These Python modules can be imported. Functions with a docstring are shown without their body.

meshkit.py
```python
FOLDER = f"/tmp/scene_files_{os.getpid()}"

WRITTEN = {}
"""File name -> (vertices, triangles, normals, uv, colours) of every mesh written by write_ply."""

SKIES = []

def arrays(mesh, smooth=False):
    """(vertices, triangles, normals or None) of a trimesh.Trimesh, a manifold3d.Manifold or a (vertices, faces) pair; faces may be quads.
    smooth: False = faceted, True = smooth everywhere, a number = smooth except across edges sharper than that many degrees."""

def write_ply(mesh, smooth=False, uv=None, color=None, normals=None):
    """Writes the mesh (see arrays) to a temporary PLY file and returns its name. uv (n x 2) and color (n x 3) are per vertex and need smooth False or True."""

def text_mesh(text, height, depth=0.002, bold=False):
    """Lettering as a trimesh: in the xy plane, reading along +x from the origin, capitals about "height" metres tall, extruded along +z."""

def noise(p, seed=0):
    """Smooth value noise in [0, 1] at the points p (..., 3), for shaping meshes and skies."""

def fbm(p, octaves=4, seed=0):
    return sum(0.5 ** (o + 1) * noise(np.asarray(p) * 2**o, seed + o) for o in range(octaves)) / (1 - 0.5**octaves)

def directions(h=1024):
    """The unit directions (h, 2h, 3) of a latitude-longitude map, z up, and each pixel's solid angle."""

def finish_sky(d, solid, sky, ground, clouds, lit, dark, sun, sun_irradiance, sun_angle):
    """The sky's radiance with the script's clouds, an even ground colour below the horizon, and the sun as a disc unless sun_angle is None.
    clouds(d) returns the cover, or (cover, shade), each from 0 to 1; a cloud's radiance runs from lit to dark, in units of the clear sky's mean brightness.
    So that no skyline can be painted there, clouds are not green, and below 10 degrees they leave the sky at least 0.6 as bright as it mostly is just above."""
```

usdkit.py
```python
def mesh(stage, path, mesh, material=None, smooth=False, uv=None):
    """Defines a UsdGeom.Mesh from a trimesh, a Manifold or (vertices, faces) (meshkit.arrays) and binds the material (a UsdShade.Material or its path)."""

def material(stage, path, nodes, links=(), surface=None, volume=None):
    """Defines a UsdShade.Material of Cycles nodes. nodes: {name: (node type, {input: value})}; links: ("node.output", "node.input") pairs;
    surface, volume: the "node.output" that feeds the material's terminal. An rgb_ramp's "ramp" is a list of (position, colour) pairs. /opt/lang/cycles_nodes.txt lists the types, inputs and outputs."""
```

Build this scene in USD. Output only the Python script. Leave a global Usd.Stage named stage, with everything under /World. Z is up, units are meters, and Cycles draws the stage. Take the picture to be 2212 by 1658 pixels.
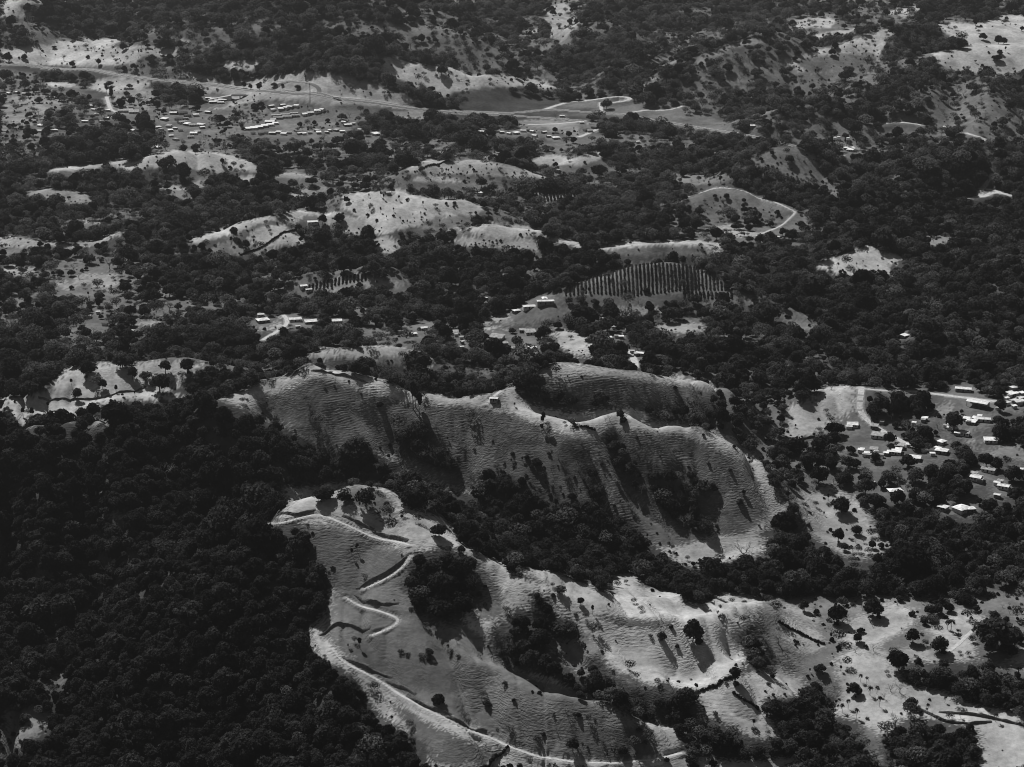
import math, random
import numpy as np
import trimesh, shapely, shapely.affinity
from scipy.spatial import cKDTree
from scipy.ndimage import gaussian_filter
from pxr import Usd, UsdGeom, UsdLux, UsdShade, Gf, Sdf, Vt
import usdkit, meshkit

# ------------------------------------------------------------------ camera, sky, sun, exposure
stage = Usd.Stage.CreateInMemory()
UsdGeom.SetStageUpAxis(stage, 'Z'); UsdGeom.SetStageMetersPerUnit(stage, 1.0)
UsdGeom.Xform.Define(stage, '/World'); UsdGeom.Scope.Define(stage, '/World/Looks')
CAM_H, PITCH, FOCAL, EXPOSURE = 520.0, 17.6, 70.0, 0.3
HAZE = 1.0e-5
cam = UsdGeom.Camera.Define(stage, '/World/camera')
cam.CreateHorizontalApertureAttr(36.0); cam.CreateVerticalApertureAttr(36.0 * 767 / 1024); cam.CreateFocalLengthAttr(FOCAL)
cam.CreateClippingRangeAttr(Gf.Vec2f(5.0, 60000.0)); cam.CreateExposureAttr(EXPOSURE)
cam.AddTranslateOp().Set(Gf.Vec3d(0, 0, CAM_H)); cam.AddRotateXOp().Set(90.0 - PITCH)

SUN_AZ = math.radians(-30.0)                 # clockwise from +y: the sun stands beyond the hills, to the left
SUN_EL = math.radians(47.0)
SUN = np.array([math.sin(SUN_AZ) * math.cos(SUN_EL), math.cos(SUN_AZ) * math.cos(SUN_EL), math.sin(SUN_EL)])
SKY_STRENGTH, SUN_INTENSITY = 0.05, 1.25
dome = UsdLux.DomeLight.Define(stage, '/World/sky')
dome.GetPrim().SetCustomDataByKey('kind', 'structure')
sky_look = usdkit.material(stage, '/World/Looks/sky_look', {
    'sky': ('sky_texture', {'sky_type': 'single_scattering', 'sun_disc': False, 'sun_elevation': SUN_EL, 'sun_rotation': SUN_AZ}),
    'sep': ('separate_color', {}), 'grey': ('combine_color', {}),        # black and white through a red filter, as the photograph's dark shadows show
    'bg': ('background_shader', {'strength': SKY_STRENGTH})}, [('sky.color', 'sep.color'), ('sep.r', 'grey.r'), ('sep.r', 'grey.g'), ('sep.r', 'grey.b'), ('grey.color', 'bg.color')], surface='bg.background')
UsdShade.MaterialBindingAPI.Apply(dome.GetPrim()).Bind(sky_look)
sun = UsdLux.DistantLight.Define(stage, '/World/sun')
sun.CreateIntensityAttr(SUN_INTENSITY); sun.CreateAngleAttr(0.5); sun.CreateNormalizeAttr(True); sun.CreateColorAttr(Gf.Vec3f(1, 0.995, 0.985))
_z = Gf.Vec3d(*SUN); _rot = Gf.Rotation(Gf.Vec3d(0, 0, 1), _z)
sun.AddTransformOp().Set(Gf.Matrix4d().SetRotate(_rot))

rng = np.random.default_rng(7)
random.seed(7)
# ------------------------------------------------------------------ where a point of the photograph lies on the land
# survey units: the photograph at 2212 x 1658
FP = 2212 * FOCAL / 36.0
CP, SP = math.cos(math.radians(PITCH)), math.sin(math.radians(PITCH))

def project(x, y, z):
    rz = np.asarray(z) - CAM_H
    depth = y * CP - rz * SP
    up = y * SP + rz * CP
    return 1106 + FP * x / depth, 829 - FP * up / depth

def ray(u, v):
    a, b = (np.asarray(u, float) - 1106) / FP, -(np.asarray(v, float) - 829) / FP
    return a, CP + b * SP, -SP + b * CP

def at_z(u, v, z):
    a, b, c = ray(u, v)
    t = (z - CAM_H) / c
    return a * t, b * t

def pts(text):
    return np.array([[float(k) for k in p.split(',')] for p in text.split()])

# ------------------------------------------------------------------ the land: crest lines (survey u, v and height), slope, roundness
CRESTS = [
 # main grass ridge across the middle and its spurs
 (.81, 12, '440,880,40 480,866,46 567,823,52 633,812,56 672,791,62 737,803,58 817,820,52 870,843,46 977,864,42 1030,853,45 1083,852,46 1137,815,52 1194,787,58 1250,787,57 1304,796,54 1370,803,50 1474,813,42 1541,828,30 1600,850,18'),
 (.81, 10, '1083,862,44 1130,885,40 1200,905,38 1260,915,38 1330,893,40 1370,907,38 1440,912,36 1510,928,32 1560,950,25 1620,985,13 1670,1040,0 1715,1090,-10'),
 (.98, 5, '672,793,60 690,840,50 737,913,30 787,945,20 837,976,11 870,1000,5 924,1023,-3 970,1033,-7 1027,1063,-15'),
 (.98, 4, '740,806,56 804,850,43 840,880,33 884,908,22 905,940,12'),
 (.95, 6, '930,860,43 960,880,36 1010,940,18 1040,1000,-2'),
 (.98, 4, '1262,920,37 1262,934,33 1305,968,22 1324,1008,10 1354,1043,0 1390,1065,-7 1425,1090,-14 1470,1150,-28'),
 (.98, 5, '1370,907,38 1400,945,28 1440,985,14 1470,1020,4 1500,1050,-4'),
 (.95, 6, '1510,928,32 1560,985,17 1600,1020,6 1640,1070,-6 1660,1110,-16'),
 # foreground spur
 (.72, 9, '585,1130,26 600,1108,30 650,1080,34 720,1058,36 800,1060,34 860,1085,28 885,1145,24 930,1165,22 1000,1188,16 1084,1225,8 1154,1262,2 1250,1290,-4 1370,1318,-10 1500,1330,-14 1580,1310,-14 1640,1296,-18'),
 (.45, 10, '885,1150,23 850,1260,2 800,1340,-12 740,1425,-25 830,1490,-33 960,1550,-43 1095,1610,-53 1200,1640,-58'),
 (.75, 6, '960,1330,-8 1000,1400,-14 1070,1428,-17 1154,1482,-22 1237,1498,-23 1320,1518,-26 1380,1548,-32'),
 (.52, 12, '1137,1225,8 1217,1240,4 1304,1275,-5 1370,1295,-10 1474,1288,-13'),
 (.5, 12, '1660,890,2 1690,872,6 1760,842,12 1851,838,14 1900,842,6'),
 (.6, 12, '1300,1390,-18 1330,1420,-21 1400,1450,-25 1480,1472,-28 1560,1450,-27 1600,1410,-25'),
 (.6, 17, '625,1098,30 690,1070,35 760,1060,36 830,1070,31'),
 # dark wooded slope at the left
 (.55, 14, '-200,960,25 0,930,30 120,912,33 250,900,35 400,890,40 480,868,46'),
 (.65, 12, '600,1110,30 545,1135,21 500,1150,12 410,1305,-36 333,1455,-76 250,1600,-110'),
 (.65, 12, '250,905,34 260,960,26 220,1110,-4 100,1220,-30 0,1300,-50 -100,1380,-70'),
 (.65, 10, '560,1300,-36 520,1420,-60 480,1560,-86'),
 (.65, 10, '690,1330,-18 640,1460,-48 600,1600,-80'),
 (.59, 12, '-60,870,14 50,845,18 117,822,20 187,784,24 270,790,23 367,775,24 440,784,22 520,800,14'),
 (.59, 8, '20,900,8 150,880,10 280,850,12 350,845,10'),
 (.65, 10, '600,760,10 663,765,20 700,757,22 737,752,25 800,747,25 854,747,22 904,762,15 960,800,4'),
 # plantation hill and the hills behind
 (.62, 14, '1180,650,12 1204,640,18 1237,614,25 1284,594,33 1370,571,40 1440,565,42 1514,579,36 1560,610,28 1600,636,22 1654,660,15 1707,682,9 1767,706,3'),
 (.56, 8, '1560,590,30 1630,625,26 1674,648,20 1720,672,13 1767,694,6'),
 (.62, 9, '1264,535,18 1300,534,22 1337,526,26 1364,520,30 1404,517,32 1474,516,32 1520,519,28 1565,533,20 1620,545,10'),
 (.62, 10, '960,510,18 1007,497,28 1037,486,33 1070,481,36 1120,484,35 1167,492,30 1204,512,24 1240,519,20 1280,532,15'),
 (.50, 18, '700,440,34 737,422,40 800,411,47 860,408,49 937,428,42 997,429,38 1050,452,28'),
 (.50, 10, '860,450,36 830,500,22 800,540,12'),
 (.50, 10, '937,440,36 960,470,30 1000,490,24'),
 (.53, 12, '380,540,16 420,522,22 470,500,29 520,480,33 580,466,36 640,452,34 720,458,32'),
 (.50, 10, '560,490,28 620,505,24 660,528,16'),
 (.50, 12, '60,375,22 120,366,26 200,356,29 260,342,35 317,336,40 367,324,45 430,326,43 467,329,41 517,340,34 567,362,26'),
 (.56, 8, '330,405,24 400,404,26 450,400,26 420,440,16'),
 (.56, 10, '560,392,24 600,376,30 633,369,32 690,385,25'),
 (.50, 14, '850,385,26 880,368,34 937,342,42 1014,342,43 1070,352,40 1120,362,34 1180,381,25'),
 (.50, 12, '1137,355,24 1170,337,30 1237,340,30 1304,326,30'),
 (.62, 14, '1560,385,26 1610,350,44 1640,330,58 1674,319,65 1714,317,66 1761,336,56 1800,388,38 1830,430,26'),
 (.62, 10, '1707,330,58 1740,390,36 1780,430,24'),
 (.56, 12, '1440,440,20 1484,428,25 1541,406,31 1607,411,30 1661,430,25 1705,452,20'),
 (.44, 14, '1720,575,10 1754,566,16 1824,549,21 1877,527,26 1937,546,19 1970,560,12'),
 (.53, 22, '2250,540,60 2190,600,46 2120,660,32 2040,720,18 1980,760,8'),
 (.53, 20, '1880,420,40 1960,370,48 2040,340,55 2120,320,60 2250,330,62'),
 (.50, 12, '0,510,14 93,521,16 200,520,18 263,500,22 350,480,20'),
 (.50, 12, '0,425,18 100,405,26 170,412,24 215,430,18'),
 (.50, 12, '640,600,14 700,585,20 780,570,26 830,575,24 900,600,16'),
 (.53, 12, '1000,540,16 1060,520,20 1180,522,24 1260,535,16'),
 # far hills
 (.50, 18, '780,125,84 825,121,80 900,136,74 960,142,70 1014,157,62 1100,163,52 1207,188,32 1260,205,22'),
 (.50, 18, '540,170,38 600,150,58 640,130,70 720,105,92 780,98,98 830,118,84'),
 (.44, 25, '250,110,58 330,85,75 400,40,110 470,10,125 560,-30,150 700,-60,170'),
 (.44, 20, '0,60,90 60,40,100 150,70,80 250,95,62'),
 (.50, 20, '780,20,115 850,40,105 950,60,98 1050,95,78 1130,120,62 1200,150,48'),
 (.50, 20, '1300,20,110 1330,80,85 1350,130,66 1360,175,46'),
 (.50, 20, '1660,60,110 1590,90,96 1520,110,88 1460,150,66 1400,190,44'),
 (.44, 16, '1660,150,58 1697,130,68 1741,117,76 1794,100,84 1841,87,92 1887,67,102 1930,58,108'),
 (.50, 18, '1660,240,42 1700,226,56 1740,220,62 1790,240,52 1820,270,36'),
 (.44, 30, '2000,120,86 2090,100,92 2212,95,94 2350,95,94'),
 (.55, 16, '2010,140,82 1990,200,66 1930,240,48 1880,262,36'),
 (.55, 14, '2130,165,78 2140,220,62 2110,270,44'),
 (.44, 18, '150,60,80 130,20,105 60,-10,125'),
]
BASE = ([-20000, 0, 700, 850, 1000, 1100, 1250, 1410, 1510, 1700, 2000, 2400, 2900, 3150, 3400, 3700, 4300, 6000, 9000, 14000, 30000],
        [-140, -140, -115, -98, -78, -62, -38, -27, -8, 2, 5, 12, 20, 26, 44, 66, 84, 120, 150, 150, 150])
GULLIES = [  # survey line with height, depth, width
 (9, 9, '1080,1385,-16 1140,1430,-24 1200,1490,-34 1300,1525,-40 1400,1550,-45 1480,1570,-48'),
 (7, 8, '1180,1300,0 1230,1350,-8 1300,1420,-20 1350,1470,-28'),
 (5, 10, '1335,970,22 1380,1010,12 1430,1050,4 1490,1100,-6 1540,1150,-14'),
 (7, 8, '1400,915,32 1460,960,22 1520,1000,14 1560,1050,4'),
 (8, 9, '870,880,36 900,920,26 930,980,16 960,1020,8'),
 (6, 7, '700,810,52 745,850,42 790,895,34 830,935,26'),
 (10, 12, '1600,1380,-24 1700,1420,-30 1800,1480,-38'),
]

def seg_dist(x, y, P):
    """distance to the polyline P (n x 3) and the height carried along it"""
    best = np.full(x.shape, 1e9); zz = np.zeros(x.shape)
    for a, b in zip(P[:-1], P[1:]):
        dx, dy = b[0] - a[0], b[1] - a[1]
        t = np.clip(((x - a[0]) * dx + (y - a[1]) * dy) / (dx * dx + dy * dy + 1e-9), 0, 1)
        d = np.hypot(x - a[0] - t * dx, y - a[1] - t * dy)
        m = d < best
        best = np.where(m, d, best); zz = np.where(m, a[2] + t * (b[2] - a[2]), zz)
    return best, zz

def smooth_line(P, n=4):
    """Catmull-Rom through the points"""
    Q = np.vstack([2 * P[0] - P[1], P, 2 * P[-1] - P[-2]]); out = []
    for i in range(1, len(Q) - 2):
        p0, p1, p2, p3 = Q[i - 1:i + 3]
        for t in np.arange(n) / n:
            out.append(.5 * (2 * p1 + (p2 - p0) * t + (2 * p0 - 5 * p1 + 4 * p2 - p3) * t * t + (3 * p1 - p0 - 3 * p2 + p3) * t ** 3))
    return np.array(out + [P[-1]])

def lift(text):
    p = pts(text)
    x, y = at_z(p[:, 0], p[:, 1], p[:, 2])
    return np.stack([x, y, p[:, 2]], 1)

CREST_W = [(k, w, smooth_line(lift(t), 3)) for k, w, t in CRESTS]
GULLY_W = [(a, w, smooth_line(lift(t), 2)) for a, w, t in GULLIES]

def fbm2(x, y, scale, octaves, seed):
    return meshkit.fbm(np.stack([x / scale, y / scale, np.zeros_like(x) + seed * 3.7], -1), octaves, seed) - .5

def land(x, y):
    shape = x.shape
    x, y = x.ravel(), y.ravel()
    wx = x + 26 * fbm2(x, y, 70, 3, 11); wy = y + 26 * fbm2(x, y, 70, 3, 12)
    h = np.interp(y + .25 * np.abs(x), *BASE)
    near = np.clip((y - 2600) / 800, 0, 1) * np.clip((9000 - y) / 2000, 0, 1)
    h = h + 9 * fbm2(x, y, 160, 2, 1) + near * 46 * (.25 - np.abs(fbm2(x, y, 420, 3, 2)))
    h = h - 45 * np.clip((-105 - x) / 80, 0, 1) * np.clip((1400 - y) / 220, 0, 1)
    hb = h.copy()
    T, acc = 3.0, np.zeros_like(h)
    for k, w, P in CREST_W:
        reach = (P[:, 2].max() + 70) / k + w
        lo, hi = P[:, :2].min(0) - reach, P[:, :2].max(0) + reach
        m = np.nonzero((wx > lo[0]) & (wx < hi[0]) & (wy > lo[1]) & (wy < hi[1]))[0]
        if not len(m):
            continue
        px, py = x[m] + .35 * (wx[m] - x[m]), y[m] + .35 * (wy[m] - y[m])
        z = np.full(len(m), -1e3)
        for p, e in zip(P[:-1], P[1:]):
            dx, dy = e[0] - p[0], e[1] - p[1]
            t = np.clip(((px - p[0]) * dx + (py - p[1]) * dy) / (dx * dx + dy * dy + 1e-9), 0, 1)
            d = np.hypot(px - p[0] - t * dx, py - p[1] - t * dy)
            z = np.maximum(z, p[2] + t * (e[2] - p[2]) - k * (np.sqrt(d * d + w * w) - w) * (1 - .18 * np.clip(d / 160, 0, 1)))
        acc[m] += np.exp(np.clip((z - h[m]) / T, -40, 60))
    h = h + T * np.log1p(acc)
    t = np.clip((h - hb) / 55, 0, 1); t = 4 * t * (1 - t)      # rills and side gullies that run down the flanks
    def fold(sx, sy, seed):
        n = meshkit.noise(np.stack([wx / sx + .25 * wy / sx, wy / sy, np.full_like(wx, seed)], -1), seed)
        return (1 - np.abs(2 * n - 1)) ** 1.6
    h -= t * (8.5 * np.where((x > 20) & (y < 1240), .5, 1) * fold(21, 100, 81) + 3.0 * fold(9, 45, 82)) * np.clip((1650 - y) / 100, 0, 1)
    h -= np.clip((-110 - x) / 60, 0, 1) * np.clip((1440 - y) / 60, 0, 1) * 20 * fold(55, 150, 83)
    h -= t * 7.0 * fold(40, 150, 84) * np.clip((y - 1650) / 100, 0, 1) + np.clip((y - 2980) / 600, 0, 1) * np.clip((9000 - y) / 2000, 0, 1) * 24 * fold(120, 320, 85)
    for a, w, P in GULLY_W:
        lo, hi = P[:, :2].min(0) - 4 * w, P[:, :2].max(0) + 4 * w
        m = np.nonzero((x > lo[0]) & (x < hi[0]) & (y > lo[1]) & (y < hi[1]))[0]
        if len(m):
            d, z = seg_dist(wx[m], wy[m], P)
            h[m] -= a * np.exp(-(d / w) ** 2) * .8
    h += 2.4 * fbm2(wx, wy, 38, 3, 5) + .8 * fbm2(x, y, 9, 2, 6)
    return h.reshape(shape)

# one sheet: a fan of rings about the viewpoint, fine where the photograph looks, out to the horizon all round
fine = np.radians(np.linspace(-17.2, 17.2, 661))
coarse = np.radians(np.concatenate([np.arange(17.6, 24, .8), np.arange(24, 60, 4), np.arange(60, 301, 12), np.arange(304, 336, 4), np.arange(336, 342.5, .8)]))
ANG = np.concatenate([fine, coarse])
rr = [760.0]
while rr[-1] < 5200:
    rr.append(rr[-1] + (.66 if 1070 < rr[-1] < 1525 else 1.15e-6 * rr[-1] ** 2 * (1.0 if rr[-1] < 1700 else (1700 / rr[-1]) ** .7)))
RAD = np.array([1, 120, 300, 450, 560, 640, 700] + rr + list(np.geomspace(5300, 14000, 16)))
NFINE = len(fine)
A_, R_ = np.meshgrid(ANG, RAD, indexing='ij')
GX, GY = R_ * np.sin(A_), R_ * np.cos(A_)
GZ = land(GX, GY)
# narrow cattle terraces trodden into the steep grass slopes, following the contours
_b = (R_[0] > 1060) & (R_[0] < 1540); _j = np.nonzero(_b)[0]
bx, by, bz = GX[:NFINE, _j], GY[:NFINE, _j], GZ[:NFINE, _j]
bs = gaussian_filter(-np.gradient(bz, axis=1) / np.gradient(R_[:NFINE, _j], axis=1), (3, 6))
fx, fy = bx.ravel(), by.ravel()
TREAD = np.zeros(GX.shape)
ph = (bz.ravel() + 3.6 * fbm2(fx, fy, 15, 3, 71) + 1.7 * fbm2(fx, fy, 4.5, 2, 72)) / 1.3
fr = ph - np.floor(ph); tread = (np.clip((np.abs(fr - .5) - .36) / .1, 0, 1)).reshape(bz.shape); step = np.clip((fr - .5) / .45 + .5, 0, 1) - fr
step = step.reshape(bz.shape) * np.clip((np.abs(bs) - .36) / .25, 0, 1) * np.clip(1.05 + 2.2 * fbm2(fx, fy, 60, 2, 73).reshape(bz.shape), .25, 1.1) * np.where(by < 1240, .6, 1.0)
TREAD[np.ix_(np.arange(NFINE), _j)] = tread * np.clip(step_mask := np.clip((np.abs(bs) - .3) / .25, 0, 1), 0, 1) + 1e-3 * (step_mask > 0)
GZ[np.ix_(np.arange(NFINE), _j)] += 1.3 * step * np.clip(np.minimum(R_[0, _j] - 1062, 1538 - R_[0, _j]) / 15, 0, 1)
NF, NR = len(fine), len(RAD)

def locate(x, y):
    a = np.arctan2(x, y); r = np.hypot(x, y)
    i = np.clip((a - fine[0]) / (fine[1] - fine[0]), 0, NF - 1.001)
    j = np.clip(np.interp(r, RAD, np.arange(NR)), 0, NR - 1.001)
    return i, j

def sample(G, x, y):
    i, j = locate(np.asarray(x, float), np.asarray(y, float))
    i0, j0 = i.astype(int), j.astype(int); s, t = i - i0, j - j0
    return (G[i0, j0] * (1 - s) * (1 - t) + G[i0 + 1, j0] * s * (1 - t) + G[i0, j0 + 1] * (1 - s) * t + G[i0 + 1, j0 + 1] * s * t)

def ground(x, y):
    return sample(GZ, x, y)

def on_land(u, v):
    """first point of the land seen at survey u, v"""
    u, v = np.atleast_1d(np.asarray(u, float)), np.atleast_1d(np.asarray(v, float))
    out = np.zeros((len(u), 3))
    rad = RAD[8:]
    for q, (uu, vv) in enumerate(zip(u, v)):
        a, b, c = ray(uu, vv)
        hz = math.hypot(a, b); tan = c / hz
        x, y = a / hz * rad, b / hz * rad
        below = np.nonzero(ground(x, y) > CAM_H + tan * rad)[0]
        j = below[0] if len(below) else len(rad) - 1
        r0, r1 = rad[max(j - 1, 0)], rad[j]
        for _ in range(12):
            m = .5 * (r0 + r1)
            if ground(a / hz * m, b / hz * m) > CAM_H + tan * m: r1 = m
            else: r0 = m
        out[q] = a / hz * r1, b / hz * r1, 0
    out[:, 2] = ground(out[:, 0], out[:, 1])
    return out
# ------------------------------------------------------------------ roads: survey lines, width in metres, kind
ROADS = [
 ('highway', 9.5, '-40,140 0,142 83,147 170,153 250,164 350,176 430,186 500,194 580,202 650,211 737,220 800,226 870,236 930,243 1000,247 1100,251 1187,256 1260,262', 'dual carriageway of the highway crossing the valley, nearer lane'),
 ('highway', 9.5, '-40,136 0,138 83,143 170,149 250,160 350,171 430,181 500,188 580,195 650,204 737,213 800,218 870,228 930,236 1000,240 1104,245 1174,238 1220,239 1270,243 1344,248 1404,259 1474,270 1557,284 1624,295 1687,308 1725,319', 'far lane of the highway crossing the valley and running on to the right'),
 ('slip_road', 6, '447,240 470,229 490,220 503,214', 'slip road climbing to the bridge'),
 ('slip_road', 6, '580,193 600,186 620,180 640,177 668,180 690,188 690,198', 'looping slip road beyond the bridge'),
 ('slip_road', 6, '560,183 600,178 640,178', 'slip road beside the loop'),
 ('slip_road', 6, '590,196 640,199 690,206 740,214', 'slip road joining the highway'),
 ('dirt_road', 7, '1174,238 1197,230 1227,221 1270,218 1304,212 1344,209 1367,213 1357,218 1324,222', 'pale dirt road climbing round the dark field'),
 ('dirt_road', 5, '1297,222 1300,243', 'short dirt road'),
 ('dirt_road', 5, '1367,243 1404,237 1437,240 1474,230', 'dirt road'),
 ('dirt_road', 6, '1140,270 1200,268 1254,263', 'village street'),
 ('dirt_road', 6, '1250,297 1270,289 1290,280', 'village street'),
 ('dirt_road', 5, '230,210 234,222 240,238 262,246', 'village street'),
 ('dirt_road', 6, '1362,758 1366,770 1371,780 1373,793', 'bright dirt road'),
 ('dirt_road', 4, '612,681 620,690 621,700 600,716 567,735', 'dirt road'),
 ('dirt_road', 6, '2147,376 2128,395 2118,412 2120,425', 'dirt loop'),
 ('dirt_road', 7, '2070,427 2120,425 2150,417 2185,424', 'dirt loop'),
 ('dirt_road', 6, '2120,408 2145,407 2162,417', 'dirt loop'),
 ('track', 2.4, '1481,427 1541,407 1607,413 1661,433 1707,453 1721,460 1701,477 1634,510', 'track round the scrub hill'),
 ('dirt_road', 6, '1911,267 1950,265 1974,266 1990,271', 'pale road in the forest'),
 ('dirt_road', 6, '2087,288 2110,300 2130,310 2154,322', 'pale road in the forest'),
 ('village_road', 5, '1859,836 1861,850 1855,868 1857,893 1877,913 1904,930 1921,940 1967,964', 'village lane'),
 ('village_road', 5, '1859,840 1907,846 1957,845 2007,850 2067,858 2137,866 2167,872 2190,866 2225,850', 'village road'),
 ('track', 2.1, '580,1131 600,1135 633,1125 677,1110 700,1113 737,1131 780,1149 837,1168 884,1178', 'track over the knoll'),
 ('track', 2.1, '887,1202 870,1228 830,1255 787,1273', 'track'),
 ('track', 2.1, '747,1292 777,1312 827,1325 870,1337 837,1362 804,1373', 'hairpin track'),
 ('track', 2.1, '717,1403 735,1425 757,1442 804,1465 830,1476 877,1508 937,1542 970,1556 1037,1586 1077,1603 1100,1615 1154,1632 1204,1639 1370,1646 1474,1627', 'ridge track'),
 ('track', 2.6, '2050,1408 2075,1388 2090,1372 2107,1358', 'field track'),
 ('track', 2.6, '1050,873 1058,862 1070,853 1083,845', 'farm track'),
]
def along(P, step):
    s = np.concatenate([[0], np.cumsum(np.hypot(*np.diff(P[:, :2], axis=0).T))]); n = max(int(s[-1] / step), 2)
    t = np.linspace(0, s[-1], n + 1)
    return np.stack([np.interp(t, s, P[:, k]) for k in range(3)], 1)
def relax(z, n):
    for _ in range(n):
        z = np.concatenate([[z[0]], .25 * z[:-2] + .5 * z[1:-1] + .25 * z[2:], [z[-1]]])
    return z
LAID = []
for kind, width, text, label in ROADS:
    p = pts(text); P = along(smooth_line(on_land(p[:, 0], p[:, 1]), 4), 2.5 if width < 4 else 4.0)
    for c in (0, 1): P[:, c] = relax(P[:, c], 10)
    P[:, 2] = relax(ground(P[:, 0], P[:, 1]), 60 if kind == 'highway' else 12)
    LAID.append((kind, width, P, label))
for kind, width, P, label in LAID:                 # the land is cut and filled to the road
    flat, ease = width * .5 + (.6 if width < 4 else 3.0), 1.8 if width < 4 else 12.0
    lo, hi = P[:, :2].min(0) - flat - ease, P[:, :2].max(0) + flat + ease
    m = np.nonzero((GX > lo[0]) & (GX < hi[0]) & (GY > lo[1]) & (GY < hi[1]))
    if not len(m[0]): continue
    tree_ = cKDTree(P[:, :2])
    d, k = tree_.query(np.stack([GX[m], GY[m]], 1))
    w = np.clip(1 - (d - flat) / ease, 0, 1); w = w * w * (3 - 2 * w)
    GZ[m] = GZ[m] * (1 - w) + P[k, 2] * w
ROAD_D = np.full(GX.shape, 99.0)
for kind, width, P, label in LAID:
    lo, hi = P[:, :2].min(0) - 12, P[:, :2].max(0) + 12
    m = np.nonzero((GX > lo[0]) & (GX < hi[0]) & (GY > lo[1]) & (GY < hi[1]))
    if len(m[0]): ROAD_D[m] = np.minimum(ROAD_D[m], cKDTree(P[:, :2]).query(np.stack([GX[m], GY[m]], 1))[0] - width / 2)


def seen():
    t = (GZ - CAM_H) / R_
    before = np.maximum.accumulate(t, 1)
    before = np.concatenate([np.full((len(ANG), 1), -9.0), before[:, :-1]], 1)
    return (before - t) * R_            # metres by which a point lies under the line of sight
HIDE = seen()
# ------------------------------------------------------------------ looks and mesh helpers
def look(name, nodes, links, surface='d.BSDF'):
    return usdkit.material(stage, '/World/Looks/' + name, nodes, links, surface=surface)

def grey(g):
    return (g, g, g)

def tag(prim, label=None, cat=None, group=None, kind=None):
    prim = prim.GetPrim() if hasattr(prim, 'GetPrim') else prim
    for k, v in (('label', label), ('category', cat), ('group', group), ('kind', kind)):
        if v: prim.SetCustomDataByKey(k, v)
    return prim

def leaf_look(name, g, spread, back=.35):
    return look(name, {'o': ('object_info', {}), 'pos': ('geometry', {}), 'n': ('noise_texture', {'scale': .5, 'detail': 1}),
        'r': ('map_range', {'to_min': 1 - spread, 'to_max': 1 + spread}), 'rn': ('map_range', {'from_min': .3, 'from_max': .7, 'to_min': g * .6, 'to_max': g * 1.5}),
        'm': ('math', {'math_type': 'multiply'}), 'c': ('combine_color', {}), 'df': ('diffuse_bsdf', {}), 'tr': ('translucent_bsdf', {}), 'd': ('mix_closure', {'fac': back})},
        [('o.random', 'r.value'), ('pos.position', 'n.vector'), ('n.fac', 'rn.value'), ('r.result', 'm.value1'), ('rn.result', 'm.value2'), ('m.value', 'c.r'), ('m.value', 'c.g'), ('m.value', 'c.b'),
         ('c.color', 'df.color'), ('c.color', 'tr.color'), ('df.BSDF', 'd.closure1'), ('tr.BSDF', 'd.closure2')], surface='d.closure')
def plain_look(name, g, g2=None, scale=1.0):
    g2 = g * 1.35 if g2 is None else g2
    return look(name, {'pos': ('geometry', {}), 'n': ('noise_texture', {'scale': scale, 'detail': 3}), 'r': ('map_range', {'from_min': .3, 'from_max': .7, 'to_min': g, 'to_max': g2}), 'c': ('combine_color', {}), 'd': ('diffuse_bsdf', {})},
        [('pos.position', 'n.vector'), ('n.fac', 'r.value'), ('r.result', 'c.r'), ('r.result', 'c.g'), ('r.result', 'c.b'), ('c.color', 'd.color')])
leaf_dark = leaf_look('dark_foliage', .027, .6)
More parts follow.
